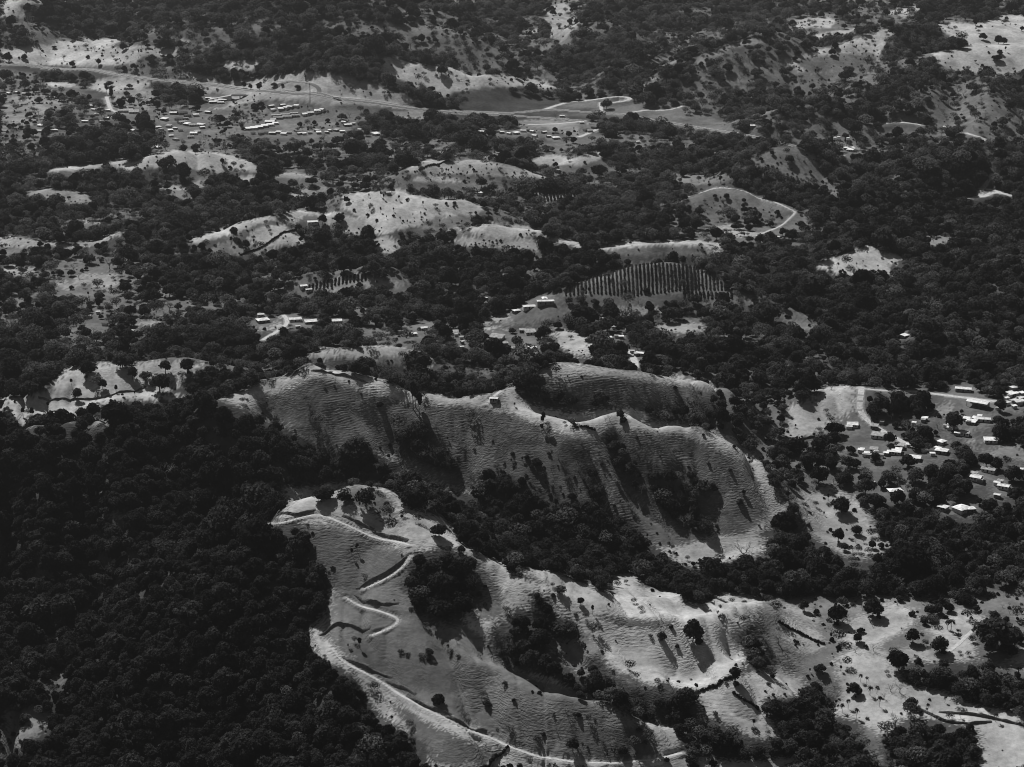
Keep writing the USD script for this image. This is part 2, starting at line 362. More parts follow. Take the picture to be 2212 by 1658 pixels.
leaf_mid = leaf_look('mid_foliage', .05, .55)
leaf_dry = leaf_look('dry_foliage', .085, .4)
bark = plain_look('bark', .07)
bark_pale = plain_look('pale_bark', .16)

def quads(c, n, size, r):
    """leaf clumps: one bent quad each at c, facing n"""
    k = len(c)
    t = np.cross(n, r.normal(size=(k, 3))); t /= np.linalg.norm(t, axis=1, keepdims=True) + 1e-9
    b = np.cross(n, t)
    s = size * r.uniform(.6, 1.3, (k, 1)); e = s * r.uniform(.55, 1.0, (k, 1))
    v = np.stack([c - t * s - b * e * .4, c + b * e * -1.0 + n * s * .1, c + t * s + b * e * .3, c + b * e + n * s * .12], 1).reshape(-1, 3)
    f = np.arange(k)[:, None] * 4
    return v, np.vstack([f + [0, 1, 2], f + [0, 2, 3]])

def join(parts):
    n, V, F = 0, [], []
    for v, f in parts:
        V.append(np.asarray(v, float)); F.append(np.asarray(f, int) + n); n += len(v)
    return np.vstack(V), np.vstack(F)

def tube(p, rad, sides=4):
    p = np.asarray(p, float); t = np.gradient(p, axis=0); t /= np.linalg.norm(t, axis=1, keepdims=True) + 1e-9
    a = np.cross(t, [.31, .77, .2]); a /= np.linalg.norm(a, axis=1, keepdims=True) + 1e-9
    b = np.cross(t, a); g = np.arange(sides) * 2 * np.pi / sides
    v = (p[:, None] + np.asarray(rad, float).reshape(-1, 1, 1) * (np.cos(g)[None, :, None] * a[:, None] + np.sin(g)[None, :, None] * b[:, None])).reshape(-1, 3)
    i, j = np.meshgrid(np.arange(len(p) - 1), np.arange(sides), indexing='ij'); j2 = (j + 1) % sides
    q = np.stack([i * sides + j, i * sides + j2, (i + 1) * sides + j2, (i + 1) * sides + j], -1).reshape(-1, 4)
    return v, np.vstack([q[:, [0, 1, 2]], q[:, [0, 2, 3]]])

def wobble(x, y, z, seed):
    """ragged edges: the cover outlines are followed within a few metres"""
    v = project(x, y, z)[1]; k = np.clip((v - 300) / 600, .25, 1)
    return tuple((20 * fbm2(x, y, 24, 4, seed + i) + 36 * fbm2(x, y, 85, 2, seed + 5 + i)) * k for i in (0, 1))


# ------------------------------------------------------------------ land cover: survey outlines of grass, scrub, fields and woods
# tone of the ground (albedo), share of tree cover, outline
COVER = [
 # --- far
 (.36, 0, '0,0 100,0 90,8 45,12 45,22 70,30 75,35 0,38'),
 (.36, .02, '5,105 47,103 77,97 110,97 130,88 167,88 187,85 213,88 233,82 247,82 263,88 247,97 233,110 300,110 367,105 390,110 417,123 400,127 310,120 300,137 253,143 213,142 167,143 100,140 7,138 3,117'),
 (.28, .18, '180,112 290,98 330,100 420,118 400,128 320,122 260,128 190,128'),
 (.38, 0, '360,85 383,81 403,85 427,93 383,95'),
 (.36, 0, '473,138 500,130 567,132 547,147 540,155 500,150'),
 (.36, 0, '360,163 387,157 413,158 463,167 470,173 413,172'),
 (.36, 0, '93,183 117,177 163,177 167,187 120,192'),
 (.34, .03, '187,190 213,173 253,168 313,175 333,180 307,192 260,197 227,200 207,193'),
 (.2, .35, '0,205 60,195 100,205 150,205 160,222 150,235 100,240 90,265 0,290'),
 (.2, .35, '217,200 330,190 340,215 313,245 270,250 233,240'),
 (.05, 0, '160,200 187,193 232,200 232,210 187,212'),
 (.28, .03, '420,176 480,180 560,168 600,165 640,153 700,158 737,165 800,178 830,190 870,207 880,225 737,228 690,226 640,217 560,218 500,232 460,242 440,222'),
 (.15, .5, '340,235 450,240 500,260 560,235 700,230 737,240 720,300 620,300 520,300 440,310 340,285'),
 (.33, .12, '825,122 854,125 900,137 937,140 987,147 1014,160 1037,160 1070,163 1100,163 1137,167 1180,177 1207,190 1180,193 1137,187 1070,190 1024,193 984,200 950,213 934,200 897,187 867,173 827,160 824,143'),
 (.25, .12, '737,163 790,175 830,190 870,205 900,215 880,225 820,218 737,207'),
 (.055, 0, '1000,222 1020,200 1070,198 1120,207 1204,211 1222,216 1170,233 1154,238 1104,242 1020,241 990,233'),
 (.06, 0, '1170,240 1220,223 1294,223 1300,243'),
 (.06, 0, '1310,230 1367,220 1437,240 1474,247 1560,255 1560,275 1474,266 1404,253 1354,245 1307,242'),
 (.2, .35, '1114,265 1160,258 1230,262 1300,265 1290,290 1240,300 1200,295 1130,285'),
 (.24, .1, '840,245 900,238 940,247 930,258 880,262'),
 (.33, .02, '1137,353 1170,337 1204,333 1237,343 1304,327 1300,343 1257,360 1204,360'),
 (.2, .2, '1040,330 1080,325 1100,345 1050,345'),
 (.34, .05, '877,370 900,350 937,343 967,347 924,360 904,380'),
 (.28, .06, '910,367 967,350 1014,343 1070,353 1120,363 1180,380 1180,387 1120,387 1087,383 1037,380 987,377 937,380'),
 (.34, .02, '894,387 920,380 970,385 1014,395 937,395 897,395'),
 (.28, .2, '1174,20 1194,13 1220,5 1250,30 1247,55 1214,90 1190,83 1174,60'),
 (.3, .15, '1107,80 1160,62 1174,65 1137,80'),
 (.16, .45, '937,50 1037,83 1020,93 950,70'),
 (.17, .4, '1397,130 1454,123 1470,135 1440,145 1400,145'),
 (.18, .45, '1370,187 1420,160 1430,173 1387,200'),
 (.33, .08, '1701,47 1734,40 1791,37 1807,47 1794,60 1721,63'),
 (.33, .08, '1754,77 1787,67 1841,63 1854,62 1847,73 1794,77 1767,90'),
 (.34, .01, '1697,130 1741,117 1794,100 1841,87 1887,67 1914,60 1934,63 1927,77 1901,110 1897,147 1861,150 1827,143 1774,160 1741,157 1704,143'),
 (.34, .05, '1914,27 1941,18 1974,13 1994,22 1964,27 1961,37 1921,32'),
 (.36, 0, '2024,50 2107,50 2174,35 2150,32 2250,33 2250,100 2150,92 2060,83 2040,70'),
 (.34, .01, '2084,107 2090,83 2150,92 2250,100 2250,150 2174,163 2107,160 2050,150 2014,133 2014,113'),
 (.18, .35, '1494,137 1541,110 1624,80 1667,90 1574,110 1534,140'),
 (.15, .45, '1621,343 1674,320 1714,320 1761,337 1771,367 1794,393 1827,430 1757,407 1707,383 1661,373 1627,360'),
 (.16, .45, '1421,378 1524,377 1584,378 1584,393 1534,400 1480,403'),
 (.13, .6, '1484,427 1541,407 1607,413 1661,433 1700,455 1660,470 1600,460 1500,450'),
 (.3, .1, '1544,493 1554,487 1584,483 1624,500 1661,507 1634,513 1554,513'),
 (.38, .02, '1754,567 1824,550 1877,527 1907,547 1937,547 1960,558 1924,573 1920,593 1874,587 1824,597 1774,580'),
 (.18, .5, '1994,505 2060,507 2080,525 2060,533 2000,530'),
 # --- middle distance
 (.34, .03, '100,367 150,357 200,357 260,343 287,353 317,337 367,325 417,327 467,330 517,340 560,360 560,373 500,367 467,375 417,367 367,368 333,362 300,367 283,373 253,363 200,367 167,370 107,373'),
 (.33, .03, '507,382 540,377 567,387 547,393 520,393'),
 (.24, .15, '353,395 400,405 433,388 457,392 440,405 400,415 430,440 390,430 340,402'),
 (.26, .12, '50,417 100,407 150,410 187,420 213,430 200,437 150,440 100,433'),
 (.3, .06, '0,513 50,517 93,523 140,530 200,523 260,500 263,504 207,533 160,540 100,537 0,537'),
 (.3, .05, '167,477 223,478 222,484 180,480'),
 (.34, .04, '407,520 457,503 520,480 580,467 600,473 547,490 493,510 450,520 417,530'),
 (.34, 0, '533,513 560,490 613,487 640,507 657,523 663,530 617,533 567,537 540,530'),
 (.22, .12, '453,540 490,523 533,537 600,540 600,550 467,552'),
 (.33, .03, '607,470 640,453 683,457 733,460 733,483 700,490 653,483 627,483'),
 (.25, .1, '577,383 633,370 690,385 640,388'),
 (.22, .2, '610,432 650,407 700,403 735,413 700,423 650,432'),
 (.35, .01, '737,422 777,415 860,410 880,412 884,420 937,430 997,430 1037,447 1050,453 1030,463 1027,473 994,487 1000,492 960,503 900,490 870,495 830,510 800,495 770,470 737,445'),
 (.33, .02, '737,463 770,473 820,493 827,507 737,510'),
 (.33, .02, '804,520 837,510 870,533 847,550 804,540'),
 (.35, .01, '1007,497 1037,487 1070,482 1120,485 1167,493 1179,503 1164,510 1137,515 1104,518 1070,517 1037,510'),
 (.28, .12, '970,520 1020,513 1104,520 1154,520 1170,533 1164,543 1087,540 1004,533'),
 (.34, .02, '1167,515 1204,515 1237,520 1264,533 1257,538 1220,527 1180,523'),
 (.34, .01, '1284,538 1337,527 1364,520 1404,518 1474,518 1507,518 1540,525 1565,533 1550,546 1480,552 1400,554 1330,550 1290,545'),
 (.22, .1, '1144,413 1264,420 1204,433 1170,437'),
 (.3, .1, '0,587 27,575 67,580 80,597 50,598 20,597'),
 (.25, .25, '0,616 100,620 133,603 157,617 160,597 200,590 247,590 267,607 233,627 187,613 143,627 117,620'),
 (.24, .08, '267,700 333,687 360,683 340,703'),
 (.35, .01, '0,863 33,863 80,853 117,830 143,803 187,786 227,783 253,783 283,796 317,780 367,776 417,781 440,786 400,806 400,830 367,840 333,850 350,853 417,853 433,853 367,866 333,866 283,863 233,870 160,886 180,896 150,906 100,906 50,920 0,903'),
 (.25, .15, '520,690 640,680 690,695 680,712 560,718'),
 (.24, .05, '650,625 700,608 740,597 770,590 790,600 860,612 870,620 840,622 780,620 700,635'),
 (.13, .03, '1204,640 1237,616 1284,593 1370,570 1410,564 1474,570 1514,580 1544,597 1560,620 1580,645 1530,640 1474,640 1420,638 1370,642 1304,638 1270,638 1230,642'),
 (.16, .3, '1580,636 1617,640 1654,666 1707,686 1760,703 1767,710 1734,720 1674,686 1634,656'),
 (.15, .35, '1674,656 1720,672 1767,692 1767,700 1707,684'),
 (.12, .02, '1087,683 1164,656 1250,660 1210,690 1070,700'),
 (.24, .15, '1024,693 1070,680 1104,676 1100,686 1030,700'),
 (.3, .05, '1024,706 1054,701 1104,708 1070,716'),
 (.33, .03, '1180,708 1230,713 1270,726 1284,750 1280,770 1247,766 1220,753 1200,730'),
 (.24, .3, '1300,670 1364,663 1430,665 1424,680 1344,685'),
 (.24, .12, '1404,706 1454,696 1500,700 1530,715 1474,722 1424,720'),
 (.12, .5, '954,780 1077,803 1050,812 960,795'),
 (.3, .02, '663,765 700,755 737,752 787,748 854,748 904,763 937,783 930,795 870,800 850,790 800,790 760,770 700,775'),
 (.3, .1, '650,757 700,746 737,738 740,742 700,751'),
 # --- main ridge
 (.34, .03, '473,866 520,843 567,823 633,813 663,800 677,788 737,800 817,819 870,842 917,843 977,863 1030,853 1063,846 1083,853 1083,873 1110,890 1170,912 1237,934 1262,940 1310,1000 1230,960 1150,950 1100,945 1075,960 1060,1000 1040,1030 1000,1010 970,985 950,970 930,930 890,905 865,915 850,950 880,990 930,1010 980,1025 1027,1060 1027,1068 990,1064 924,1036 870,1006 837,988 787,975 740,975 690,955 640,925 590,905 545,885 500,872'),
 (.36, .012, '1083,853 1107,830 1110,853 1120,870 1180,886 1230,891 1277,890 1283,881 1324,886 1357,883 1390,890 1404,903 1360,910 1304,920 1250,935 1170,910 1104,886 1083,873'),
 (.34, .03, '1137,820 1163,801 1194,786 1237,786 1304,796 1370,803 1474,813 1541,828 1545,842 1494,857 1474,868 1404,868 1354,857 1304,848 1250,850 1220,840 1197,820 1163,813'),
 (.34, .03, '1257,935 1283,925 1320,913 1370,908 1440,910 1474,917 1510,930 1547,935 1580,950 1620,980 1640,1010 1660,1040 1690,1075 1705,1100 1670,1130 1640,1150 1650,1190 1560,1215 1480,1222 1440,1190 1404,1165 1390,1130 1350,1110 1310,1105 1320,1050 1290,1000'),
 (.05, 1, '1335,965 1370,990 1410,1010 1450,1030 1500,1070 1530,1110 1535,1145 1500,1140 1450,1095 1400,1060 1360,1040 1340,1005'),
 (.05, .9, '1445,1005 1490,1010 1530,1040 1545,1080 1520,1075 1480,1050'),
 (.05, .8, '1313,943 1345,948 1350,962 1320,960'),
 (.3, .05, '1687,936 1700,913 1690,880 1747,866 1767,846 1807,830 1851,843 1844,886 1807,903 1757,936 1707,950'),
 (.09, .55, '1060,1000 1130,960 1200,960 1250,1000 1285,1085 1200,1065 1120,1045'),
 # --- right-hand village
 (.06, 1, '1700,1000 1780,950 1850,910 1930,940 2010,960 2100,900 2250,880 2250,1110 2120,1120 2000,1110 1900,1070 1800,1030'),
 (.22, .02, '2001,896 2021,880 2071,866 2081,870 2111,896 2041,906'),
 (.2, .2, '2081,946 2140,955 2212,960 2250,1000 2170,986 2100,970'),
 (.3, .15, '1720,1050 1751,1066 1794,1046 1834,1070 1874,1105 1880,1150 1840,1150 1790,1120 1740,1100'),
 (.24, .4, '1724,1105 1790,1120 1860,1105 1890,1150 1930,1180 1900,1200 1850,1210 1760,1160'),
 # --- open scrub at the lower right, with its dark clumps
 (.15, .5, '1625,1290 2250,1285 2250,1670 1900,1670 1850,1600 1780,1540 1640,1400'),
 (.05, 1, '1960,1435 2010,1442 2060,1434 2120,1442 2250,1460 2250,1548 2107,1524 2034,1490 1974,1480'),
 (.05, 1, '1640,1505 1720,1490 1790,1505 1800,1545 1850,1562 1860,1622 1720,1622 1660,1580'),
 (.05, 1, '1915,1585 1990,1560 2090,1575 2115,1620 2120,1665 1900,1665'),
 (.05, 1, '2100,1340 2160,1330 2212,1350 2212,1410 2130,1425 2115,1400'),
 # --- foreground spur
 (.34, .03, '590,1127 605,1100 630,1085 612,1050 640,1055 680,1052 720,1042 787,1043 837,1050 870,1065 890,1095 917,1108 950,1112 977,1125 985,1150 1004,1175 1037,1190 1084,1212 1110,1235 1154,1258 1194,1270 1217,1252 1257,1258 1304,1275 1370,1292 1474,1285 1474,1660 937,1660 924,1605 870,1572 827,1538 784,1472 737,1438 700,1432 663,1382 683,1345 715,1300 725,1260 710,1225 693,1200 670,1160 640,1120'),
 (.33, .03, '1137,1222 1217,1238 1257,1258 1304,1275 1260,1272 1194,1268 1154,1245'),
 (.33, .03, '1320,1250 1347,1238 1380,1240 1384,1270 1474,1280 1474,1292 1400,1300 1340,1285'),
 (.12, .4, '725,1055 770,1045 820,1052 855,1075 870,1110 875,1138 850,1135 800,1100 745,1090'),
 (.06, .9, '880,1205 905,1196 924,1199 950,1190 987,1192 1010,1205 1030,1212 1048,1240 1060,1262 1078,1300 1060,1290 1040,1318 1020,1300 1000,1338 978,1347 965,1322 938,1346 922,1308 905,1320 893,1280 872,1266 885,1240'),
 (.14, .4, '1035,1225 1060,1235 1090,1275 1100,1330 1060,1345 1030,1340 1050,1300 1060,1270'),
 (.06, .95, '1077,1365 1127,1322 1170,1345 1190,1390 1240,1435 1240,1455 1170,1450 1120,1435 1075,1400'),
 (.18, .1, '1195,1345 1280,1370 1320,1420 1330,1480 1270,1455 1230,1440 1190,1390'),
 (.05, .95, '1170,1440 1230,1460 1295,1470 1275,1430 1300,1425 1330,1470 1404,1500 1450,1478 1474,1500 1480,1560 1440,1556 1370,1534 1304,1502 1230,1472'),
 (.05, .9, '1154,1288 1180,1300 1200,1340 1245,1350 1252,1372 1220,1374 1185,1350 1165,1310'),
 (.1, .35, '1190,1500 1250,1500 1330,1530 1300,1560 1220,1540'),
 (.1, .5, '1217,1585 1290,1560 1340,1575 1400,1560 1437,1600 1430,1640 1340,1645 1260,1630'),
 (.05, .8, '1474,1388 1474,1305 1490,1300 1517,1320 1520,1360 1540,1392 1500,1398'),
 (.36, .03, '1400,1290 1517,1305 1567,1280 1640,1288 1645,1300 1624,1318 1617,1340 1600,1365 1590,1390 1604,1425 1590,1450 1574,1465 1517,1488 1474,1485 1440,1460 1380,1440 1330,1420 1290,1370 1270,1320 1330,1300'),
 (.34, .10, '1617,1450 1674,1435 1717,1458 1734,1482 1707,1502 1647,1502 1640,1528 1670,1568 1670,1588 1630,1590 1527,1535 1517,1498 1574,1472'),
 (.3, .10, '1674,1338 1694,1335 1774,1368 1777,1398 1740,1412 1700,1392'),
 (.28, .10, '1694,1310 1740,1318 1764,1338 1774,1355 1730,1345'),
 (.34, .10, '1850,1338 1914,1318 1917,1298 1974,1318 1980,1348 1947,1372 1894,1395 1850,1392 1807,1358'),
 (.3, .10, '2067,1312 2124,1332 2107,1358 2114,1422 2057,1428 2040,1405 2060,1382 2007,1365 2020,1352'),
 (.28, .1, '1807,1358 1894,1395 1930,1420 1957,1400 2040,1400 2057,1430 1990,1430 1900,1420 1830,1390'),
 (.33, .10, '1804,1425 1840,1405 1917,1425 1957,1475 1974,1482 2034,1492 2107,1525 2250,1555 2250,1670 2120,1670 2117,1588 2090,1568 1974,1555 1924,1568 1910,1598 1850,1552 1794,1542 1817,1498'),
 (.3, .10, '2184,1405 2250,1385 2250,1440 2190,1430'),
 (.33, .03, '1250,1660 1270,1640 1380,1640 1474,1625 1494,1628 1554,1638 1640,1638 1707,1625 1720,1638 1674,1652 1660,1670 1250,1670'),
 (.2, .3, '0,1538 67,1522 110,1548 83,1582 33,1622 0,1638'),
 (.12, .5, '93,1465 130,1455 147,1470 120,1480'),
 (.2, .25, '217,1110 240,1105 273,1117 260,1122'),
 (.2, .2, '197,903 237,900 237,916 200,918'),
]
# shade painted into the grass of the steep faces (tone only): darker than the crests
FACE_SHADE = [
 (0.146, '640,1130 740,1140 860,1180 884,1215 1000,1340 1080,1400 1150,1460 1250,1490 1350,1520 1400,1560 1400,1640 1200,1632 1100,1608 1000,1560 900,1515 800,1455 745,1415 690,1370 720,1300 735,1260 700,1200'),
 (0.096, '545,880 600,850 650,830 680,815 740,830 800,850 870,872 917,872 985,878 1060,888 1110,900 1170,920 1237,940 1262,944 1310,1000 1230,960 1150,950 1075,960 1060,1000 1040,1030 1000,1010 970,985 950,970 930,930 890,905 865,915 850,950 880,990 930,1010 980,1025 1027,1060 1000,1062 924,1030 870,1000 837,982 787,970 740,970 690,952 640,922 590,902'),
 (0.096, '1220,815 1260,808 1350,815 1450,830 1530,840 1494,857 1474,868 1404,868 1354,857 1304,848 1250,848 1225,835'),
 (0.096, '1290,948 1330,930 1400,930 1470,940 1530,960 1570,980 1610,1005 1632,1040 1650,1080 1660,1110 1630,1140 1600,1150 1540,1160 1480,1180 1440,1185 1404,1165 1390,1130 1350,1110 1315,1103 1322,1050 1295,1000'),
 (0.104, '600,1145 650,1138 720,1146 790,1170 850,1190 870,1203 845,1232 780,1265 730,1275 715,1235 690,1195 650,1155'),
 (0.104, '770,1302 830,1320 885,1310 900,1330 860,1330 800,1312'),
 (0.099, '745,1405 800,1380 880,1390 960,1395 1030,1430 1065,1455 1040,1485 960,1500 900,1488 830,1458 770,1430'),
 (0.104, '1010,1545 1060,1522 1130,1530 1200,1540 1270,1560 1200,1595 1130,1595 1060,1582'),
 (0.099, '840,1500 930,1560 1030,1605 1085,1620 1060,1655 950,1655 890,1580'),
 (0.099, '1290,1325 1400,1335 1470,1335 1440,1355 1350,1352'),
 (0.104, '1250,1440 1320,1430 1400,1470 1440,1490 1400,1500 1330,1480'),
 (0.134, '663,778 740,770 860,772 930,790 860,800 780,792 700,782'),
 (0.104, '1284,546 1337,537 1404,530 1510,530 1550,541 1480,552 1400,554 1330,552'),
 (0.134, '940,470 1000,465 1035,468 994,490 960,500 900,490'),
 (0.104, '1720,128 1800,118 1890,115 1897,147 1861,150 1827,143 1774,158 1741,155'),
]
US, VS = np.meshgrid(np.arange(-60, 2280, 2.0), np.arange(-40, 1700, 2.0), indexing='ij')
TONE, DENS = np.full(US.shape, .05), np.full(US.shape, 1.0)

def stamp(poly, tone=None, dens=None):
    u0, v0, u1, v1 = poly.bounds
    i0, i1 = max(int((u0 + 60) / 2) - 1, 0), int((u1 + 60) / 2) + 2
    j0, j1 = max(int((v0 + 40) / 2) - 1, 0), int((v1 + 40) / 2) + 2
    m = shapely.contains_xy(poly, US[i0:i1, j0:j1], VS[i0:i1, j0:j1])
    if tone is not None: TONE[i0:i1, j0:j1][m] = tone
    if dens is not None: DENS[i0:i1, j0:j1][m] = dens

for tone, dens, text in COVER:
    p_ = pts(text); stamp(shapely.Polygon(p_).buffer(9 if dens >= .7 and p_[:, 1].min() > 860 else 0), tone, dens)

SHADE_MASK = np.zeros(US.shape)  # where shade is painted into the ground tone
for tone, text in FACE_SHADE:
    i0 = TONE.copy(); stamp(shapely.Polygon(pts(text)).buffer(0), tone); TONE[:] = np.where((i0 > .24) | ((i0 > .13) & (TONE != i0) & (SHADE_MASK > 0)), np.minimum(TONE, i0), i0); SHADE_MASK[:] = np.where(TONE < i0, 1, SHADE_MASK)

def lookup(G, u, v):
    i = np.clip(((u + 60) / 2).round().astype(int), 0, G.shape[0] - 1); j = np.clip(((v + 40) / 2).round().astype(int), 0, G.shape[1] - 1)
    return G[i, j]

# clearings along the roads
for kind, width, P, label in LAID:
    u, v = project(*P.T)
    line = shapely.LineString(np.stack([u, v], 1))
    stamp(line.buffer(2.2 if width < 4 else 2.6), None, 0)
    stamp(shapely.affinity.translate(line.buffer(2.2), 0, 3), None, 0)

# ------------------------------------------------------------------ the roads themselves
asphalt = plain_look('asphalt', .10, .15, .4)
dirt = plain_look('pale_dirt', .28, .44, .5)
paint = plain_look('road_paint', .6, .7)
soil = plain_look('shaded_soil', .05, .10, .6)  # bank soil, toned dark to carry the shadow of the cut
concrete = plain_look('concrete', .34, .42, .5)

def ribbon(P, width, lift, cols=5, off=0.0):
    t = np.gradient(P[:, :2], axis=0); t /= np.linalg.norm(t, axis=1, keepdims=True) + 1e-9
    nrm_ = np.stack([-t[:, 1], t[:, 0]], 1); s = np.linspace(-.5, .5, cols) * width + off
    xy = P[:, None, :2] + nrm_[:, None] * s[None, :, None]
    z = np.maximum(ground(xy[..., 0].ravel(), xy[..., 1].ravel()).reshape(xy.shape[:2]), P[:, None, 2] - 50) + lift
    v = np.concatenate([xy, z[..., None]], -1).reshape(-1, 3)
    i, j = np.meshgrid(np.arange(len(P) - 1), np.arange(cols - 1), indexing='ij')
    q = np.stack([i * cols + j, (i + 1) * cols + j, (i + 1) * cols + j + 1, i * cols + j + 1], -1).reshape(-1, 4)
    f = np.vstack([q[:, [0, 1, 2]], q[:, [0, 2, 3]]])
    n = np.cross(v[f[:, 1]] - v[f[:, 0]], v[f[:, 2]] - v[f[:, 0]])[:, 2].mean()
    return v, f if n > 0 else f[:, ::-1]
COUNT = {}
def numbered(name):
    n = COUNT.get(name, 0); COUNT[name] = n + 1
    return name if n == 0 else '%s_%03d' % (name, n)
for kind, width, P, label in LAID:
    name = numbered(kind)
    hard = kind in ('highway', 'slip_road')
    tag(usdkit.mesh(stage, '/World/' + name, ribbon(P, width, .30 if hard else .12), asphalt if hard else dirt, smooth=True), label, kind.replace('_', ' '), kind='structure')
    if kind == 'highway':
        usdkit.mesh(stage, '/World/%s/edge_line' % name, ribbon(P, .5, .34, 2, width * .44), paint)
        usdkit.mesh(stage, '/World/%s/edge_line_001' % name, ribbon(P, .5, .34, 2, -width * .44), paint)

# cut banks above the tracks: eroded earth, ragged lip, shadow put into the dark colour
BANKS = ['593,1120 633,1114 683,1103', '737,1116 770,1130 807,1147', '805,1150 840,1163 880,1172', '884,1200 862,1222 830,1243 790,1262 768,1274', '764,1286 800,1303 830,1308 862,1306',
 '737,1420 780,1441 847,1466', '832,1473 860,1487 897,1503', '875,1505 920,1530 974,1547', '962,1551 1000,1566 1052,1583', '672,803 705,806 737,812 770,821 800,830',
 '83,861 160,864 233,858 290,847 317,836', '1984,1533 2040,1560 2100,1567', '2027,1540 2107,1547 2174,1561 2222,1572', '2090,1566 2144,1561', '1687,940 1720,952 1757,946 1790,942', '690,1375 740,1352 800,1360']
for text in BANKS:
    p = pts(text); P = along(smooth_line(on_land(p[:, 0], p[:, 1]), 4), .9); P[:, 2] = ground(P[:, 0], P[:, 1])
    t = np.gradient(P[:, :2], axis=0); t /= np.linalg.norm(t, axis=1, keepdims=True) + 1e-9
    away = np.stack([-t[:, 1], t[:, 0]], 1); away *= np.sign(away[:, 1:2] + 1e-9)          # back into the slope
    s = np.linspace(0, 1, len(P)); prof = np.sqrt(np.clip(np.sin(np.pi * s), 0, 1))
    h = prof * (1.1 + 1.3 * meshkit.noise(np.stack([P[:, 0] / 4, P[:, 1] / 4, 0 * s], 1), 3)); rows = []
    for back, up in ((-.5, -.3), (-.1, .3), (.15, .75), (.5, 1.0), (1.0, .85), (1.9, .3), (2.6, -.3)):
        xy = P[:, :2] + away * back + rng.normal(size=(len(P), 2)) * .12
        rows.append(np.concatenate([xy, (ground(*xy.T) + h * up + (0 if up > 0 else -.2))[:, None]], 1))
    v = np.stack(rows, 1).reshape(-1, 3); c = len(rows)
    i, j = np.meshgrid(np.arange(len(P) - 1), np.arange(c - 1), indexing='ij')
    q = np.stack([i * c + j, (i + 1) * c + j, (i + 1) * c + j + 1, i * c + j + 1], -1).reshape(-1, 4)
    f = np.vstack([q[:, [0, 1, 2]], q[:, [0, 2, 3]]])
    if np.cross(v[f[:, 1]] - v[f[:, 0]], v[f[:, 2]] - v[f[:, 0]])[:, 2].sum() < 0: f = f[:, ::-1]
    tag(usdkit.mesh(stage, '/World/' + numbered('earth_bank'), (v, f), soil), 'eroded earth bank cut above a hillside track, its shadow toned in', 'bank', kind='structure')

# ------------------------------------------------------------------ names that single each thing out
ORD = ['first', 'second', 'third', 'fourth', 'fifth', 'sixth', 'seventh', 'eighth', 'ninth', 'tenth', 'eleventh', 'twelfth']
def ordinal(n):
    if n < 12: return ORD[n]
    n += 1
    return '%d%s' % (n, 'th' if n % 100 in (11, 12, 13) else {1: 'st', 2: 'nd', 3: 'rd'}.get(n % 10, 'th'))
def single_out(items):
    """items: (prim, what, where, u): the same words in one place are told apart by their order from the left"""
    groups = {}
    for it in items: groups.setdefault((it[1], it[2]), []).append(it)
    for (what, where), its in groups.items():
        its.sort(key=lambda t: t[3])
        for k, it in enumerate(its):
            it[0].SetCustomDataByKey('label', '%s %s' % (what, where) if len(its) == 1 else '%s %s, %s from the left' % (what, where, ordinal(k)) if k < len(its) - 1 or len(its) > 3 else '%s %s, rightmost' % (what, where))

# ------------------------------------------------------------------ houses
roof_white = plain_look('white_metal_roof', .42, .74, .5)
roof_grey = plain_look('grey_metal_roof', .16, .36, .5)
roof_dark = plain_look('dark_tile_roof', .06, .09, .8)
wall_pale = plain_look('pale_wall', .35, .5, 1.5)
wall_grey = plain_look('grey_wall', .14, .22, 1.5)
opening = plain_look('dark_opening', .02, .03)
timber = plain_look('timber_post', .1, .16)
ROOF = {'w': roof_white, 'g': roof_grey, 'd': roof_dark}
ROOF_WORD = {'w': 'white', 'g': 'grey', 'd': 'dark'}

def slab(a, b, c, d, t=.12):
    """a thin sheet on four corners"""
    P = np.array([a, b, c, d], float); n = np.cross(P[1] - P[0], P[3] - P[0]); n /= np.linalg.norm(n)
    if n[2] < 0: n = -n; P = P[::-1]
    v = np.vstack([P, P - n * t])
    return v, np.array([[0, 1, 2], [0, 2, 3], [6, 5, 4], [7, 6, 4]] + [[i, i + 4, (i + 1) % 4] for i in range(4)] + [[(i + 1) % 4, i + 4, (i + 1) % 4 + 4] for i in range(4)])
def tri_slab(a, b, c, t=.12):
    P = np.array([a, b, c], float); n = np.cross(P[1] - P[0], P[2] - P[0]); n /= np.linalg.norm(n)
    if n[2] < 0: n = -n; P = P[::-1]
    return np.vstack([P, P - n * t]), np.array([[0, 1, 2], [5, 4, 3]] + [[i, i + 3, (i + 1) % 3] for i in range(3)] + [[(i + 1) % 3, i + 3, (i + 1) % 3 + 3] for i in range(3)])
def box(x0, y0, z0, x1, y1, z1):
    m = trimesh.creation.box([x1 - x0, y1 - y0, z1 - z0]); m.apply_translation([(x0 + x1) / 2, (y0 + y1) / 2, (z0 + z1) / 2])
    return m.vertices, m.faces

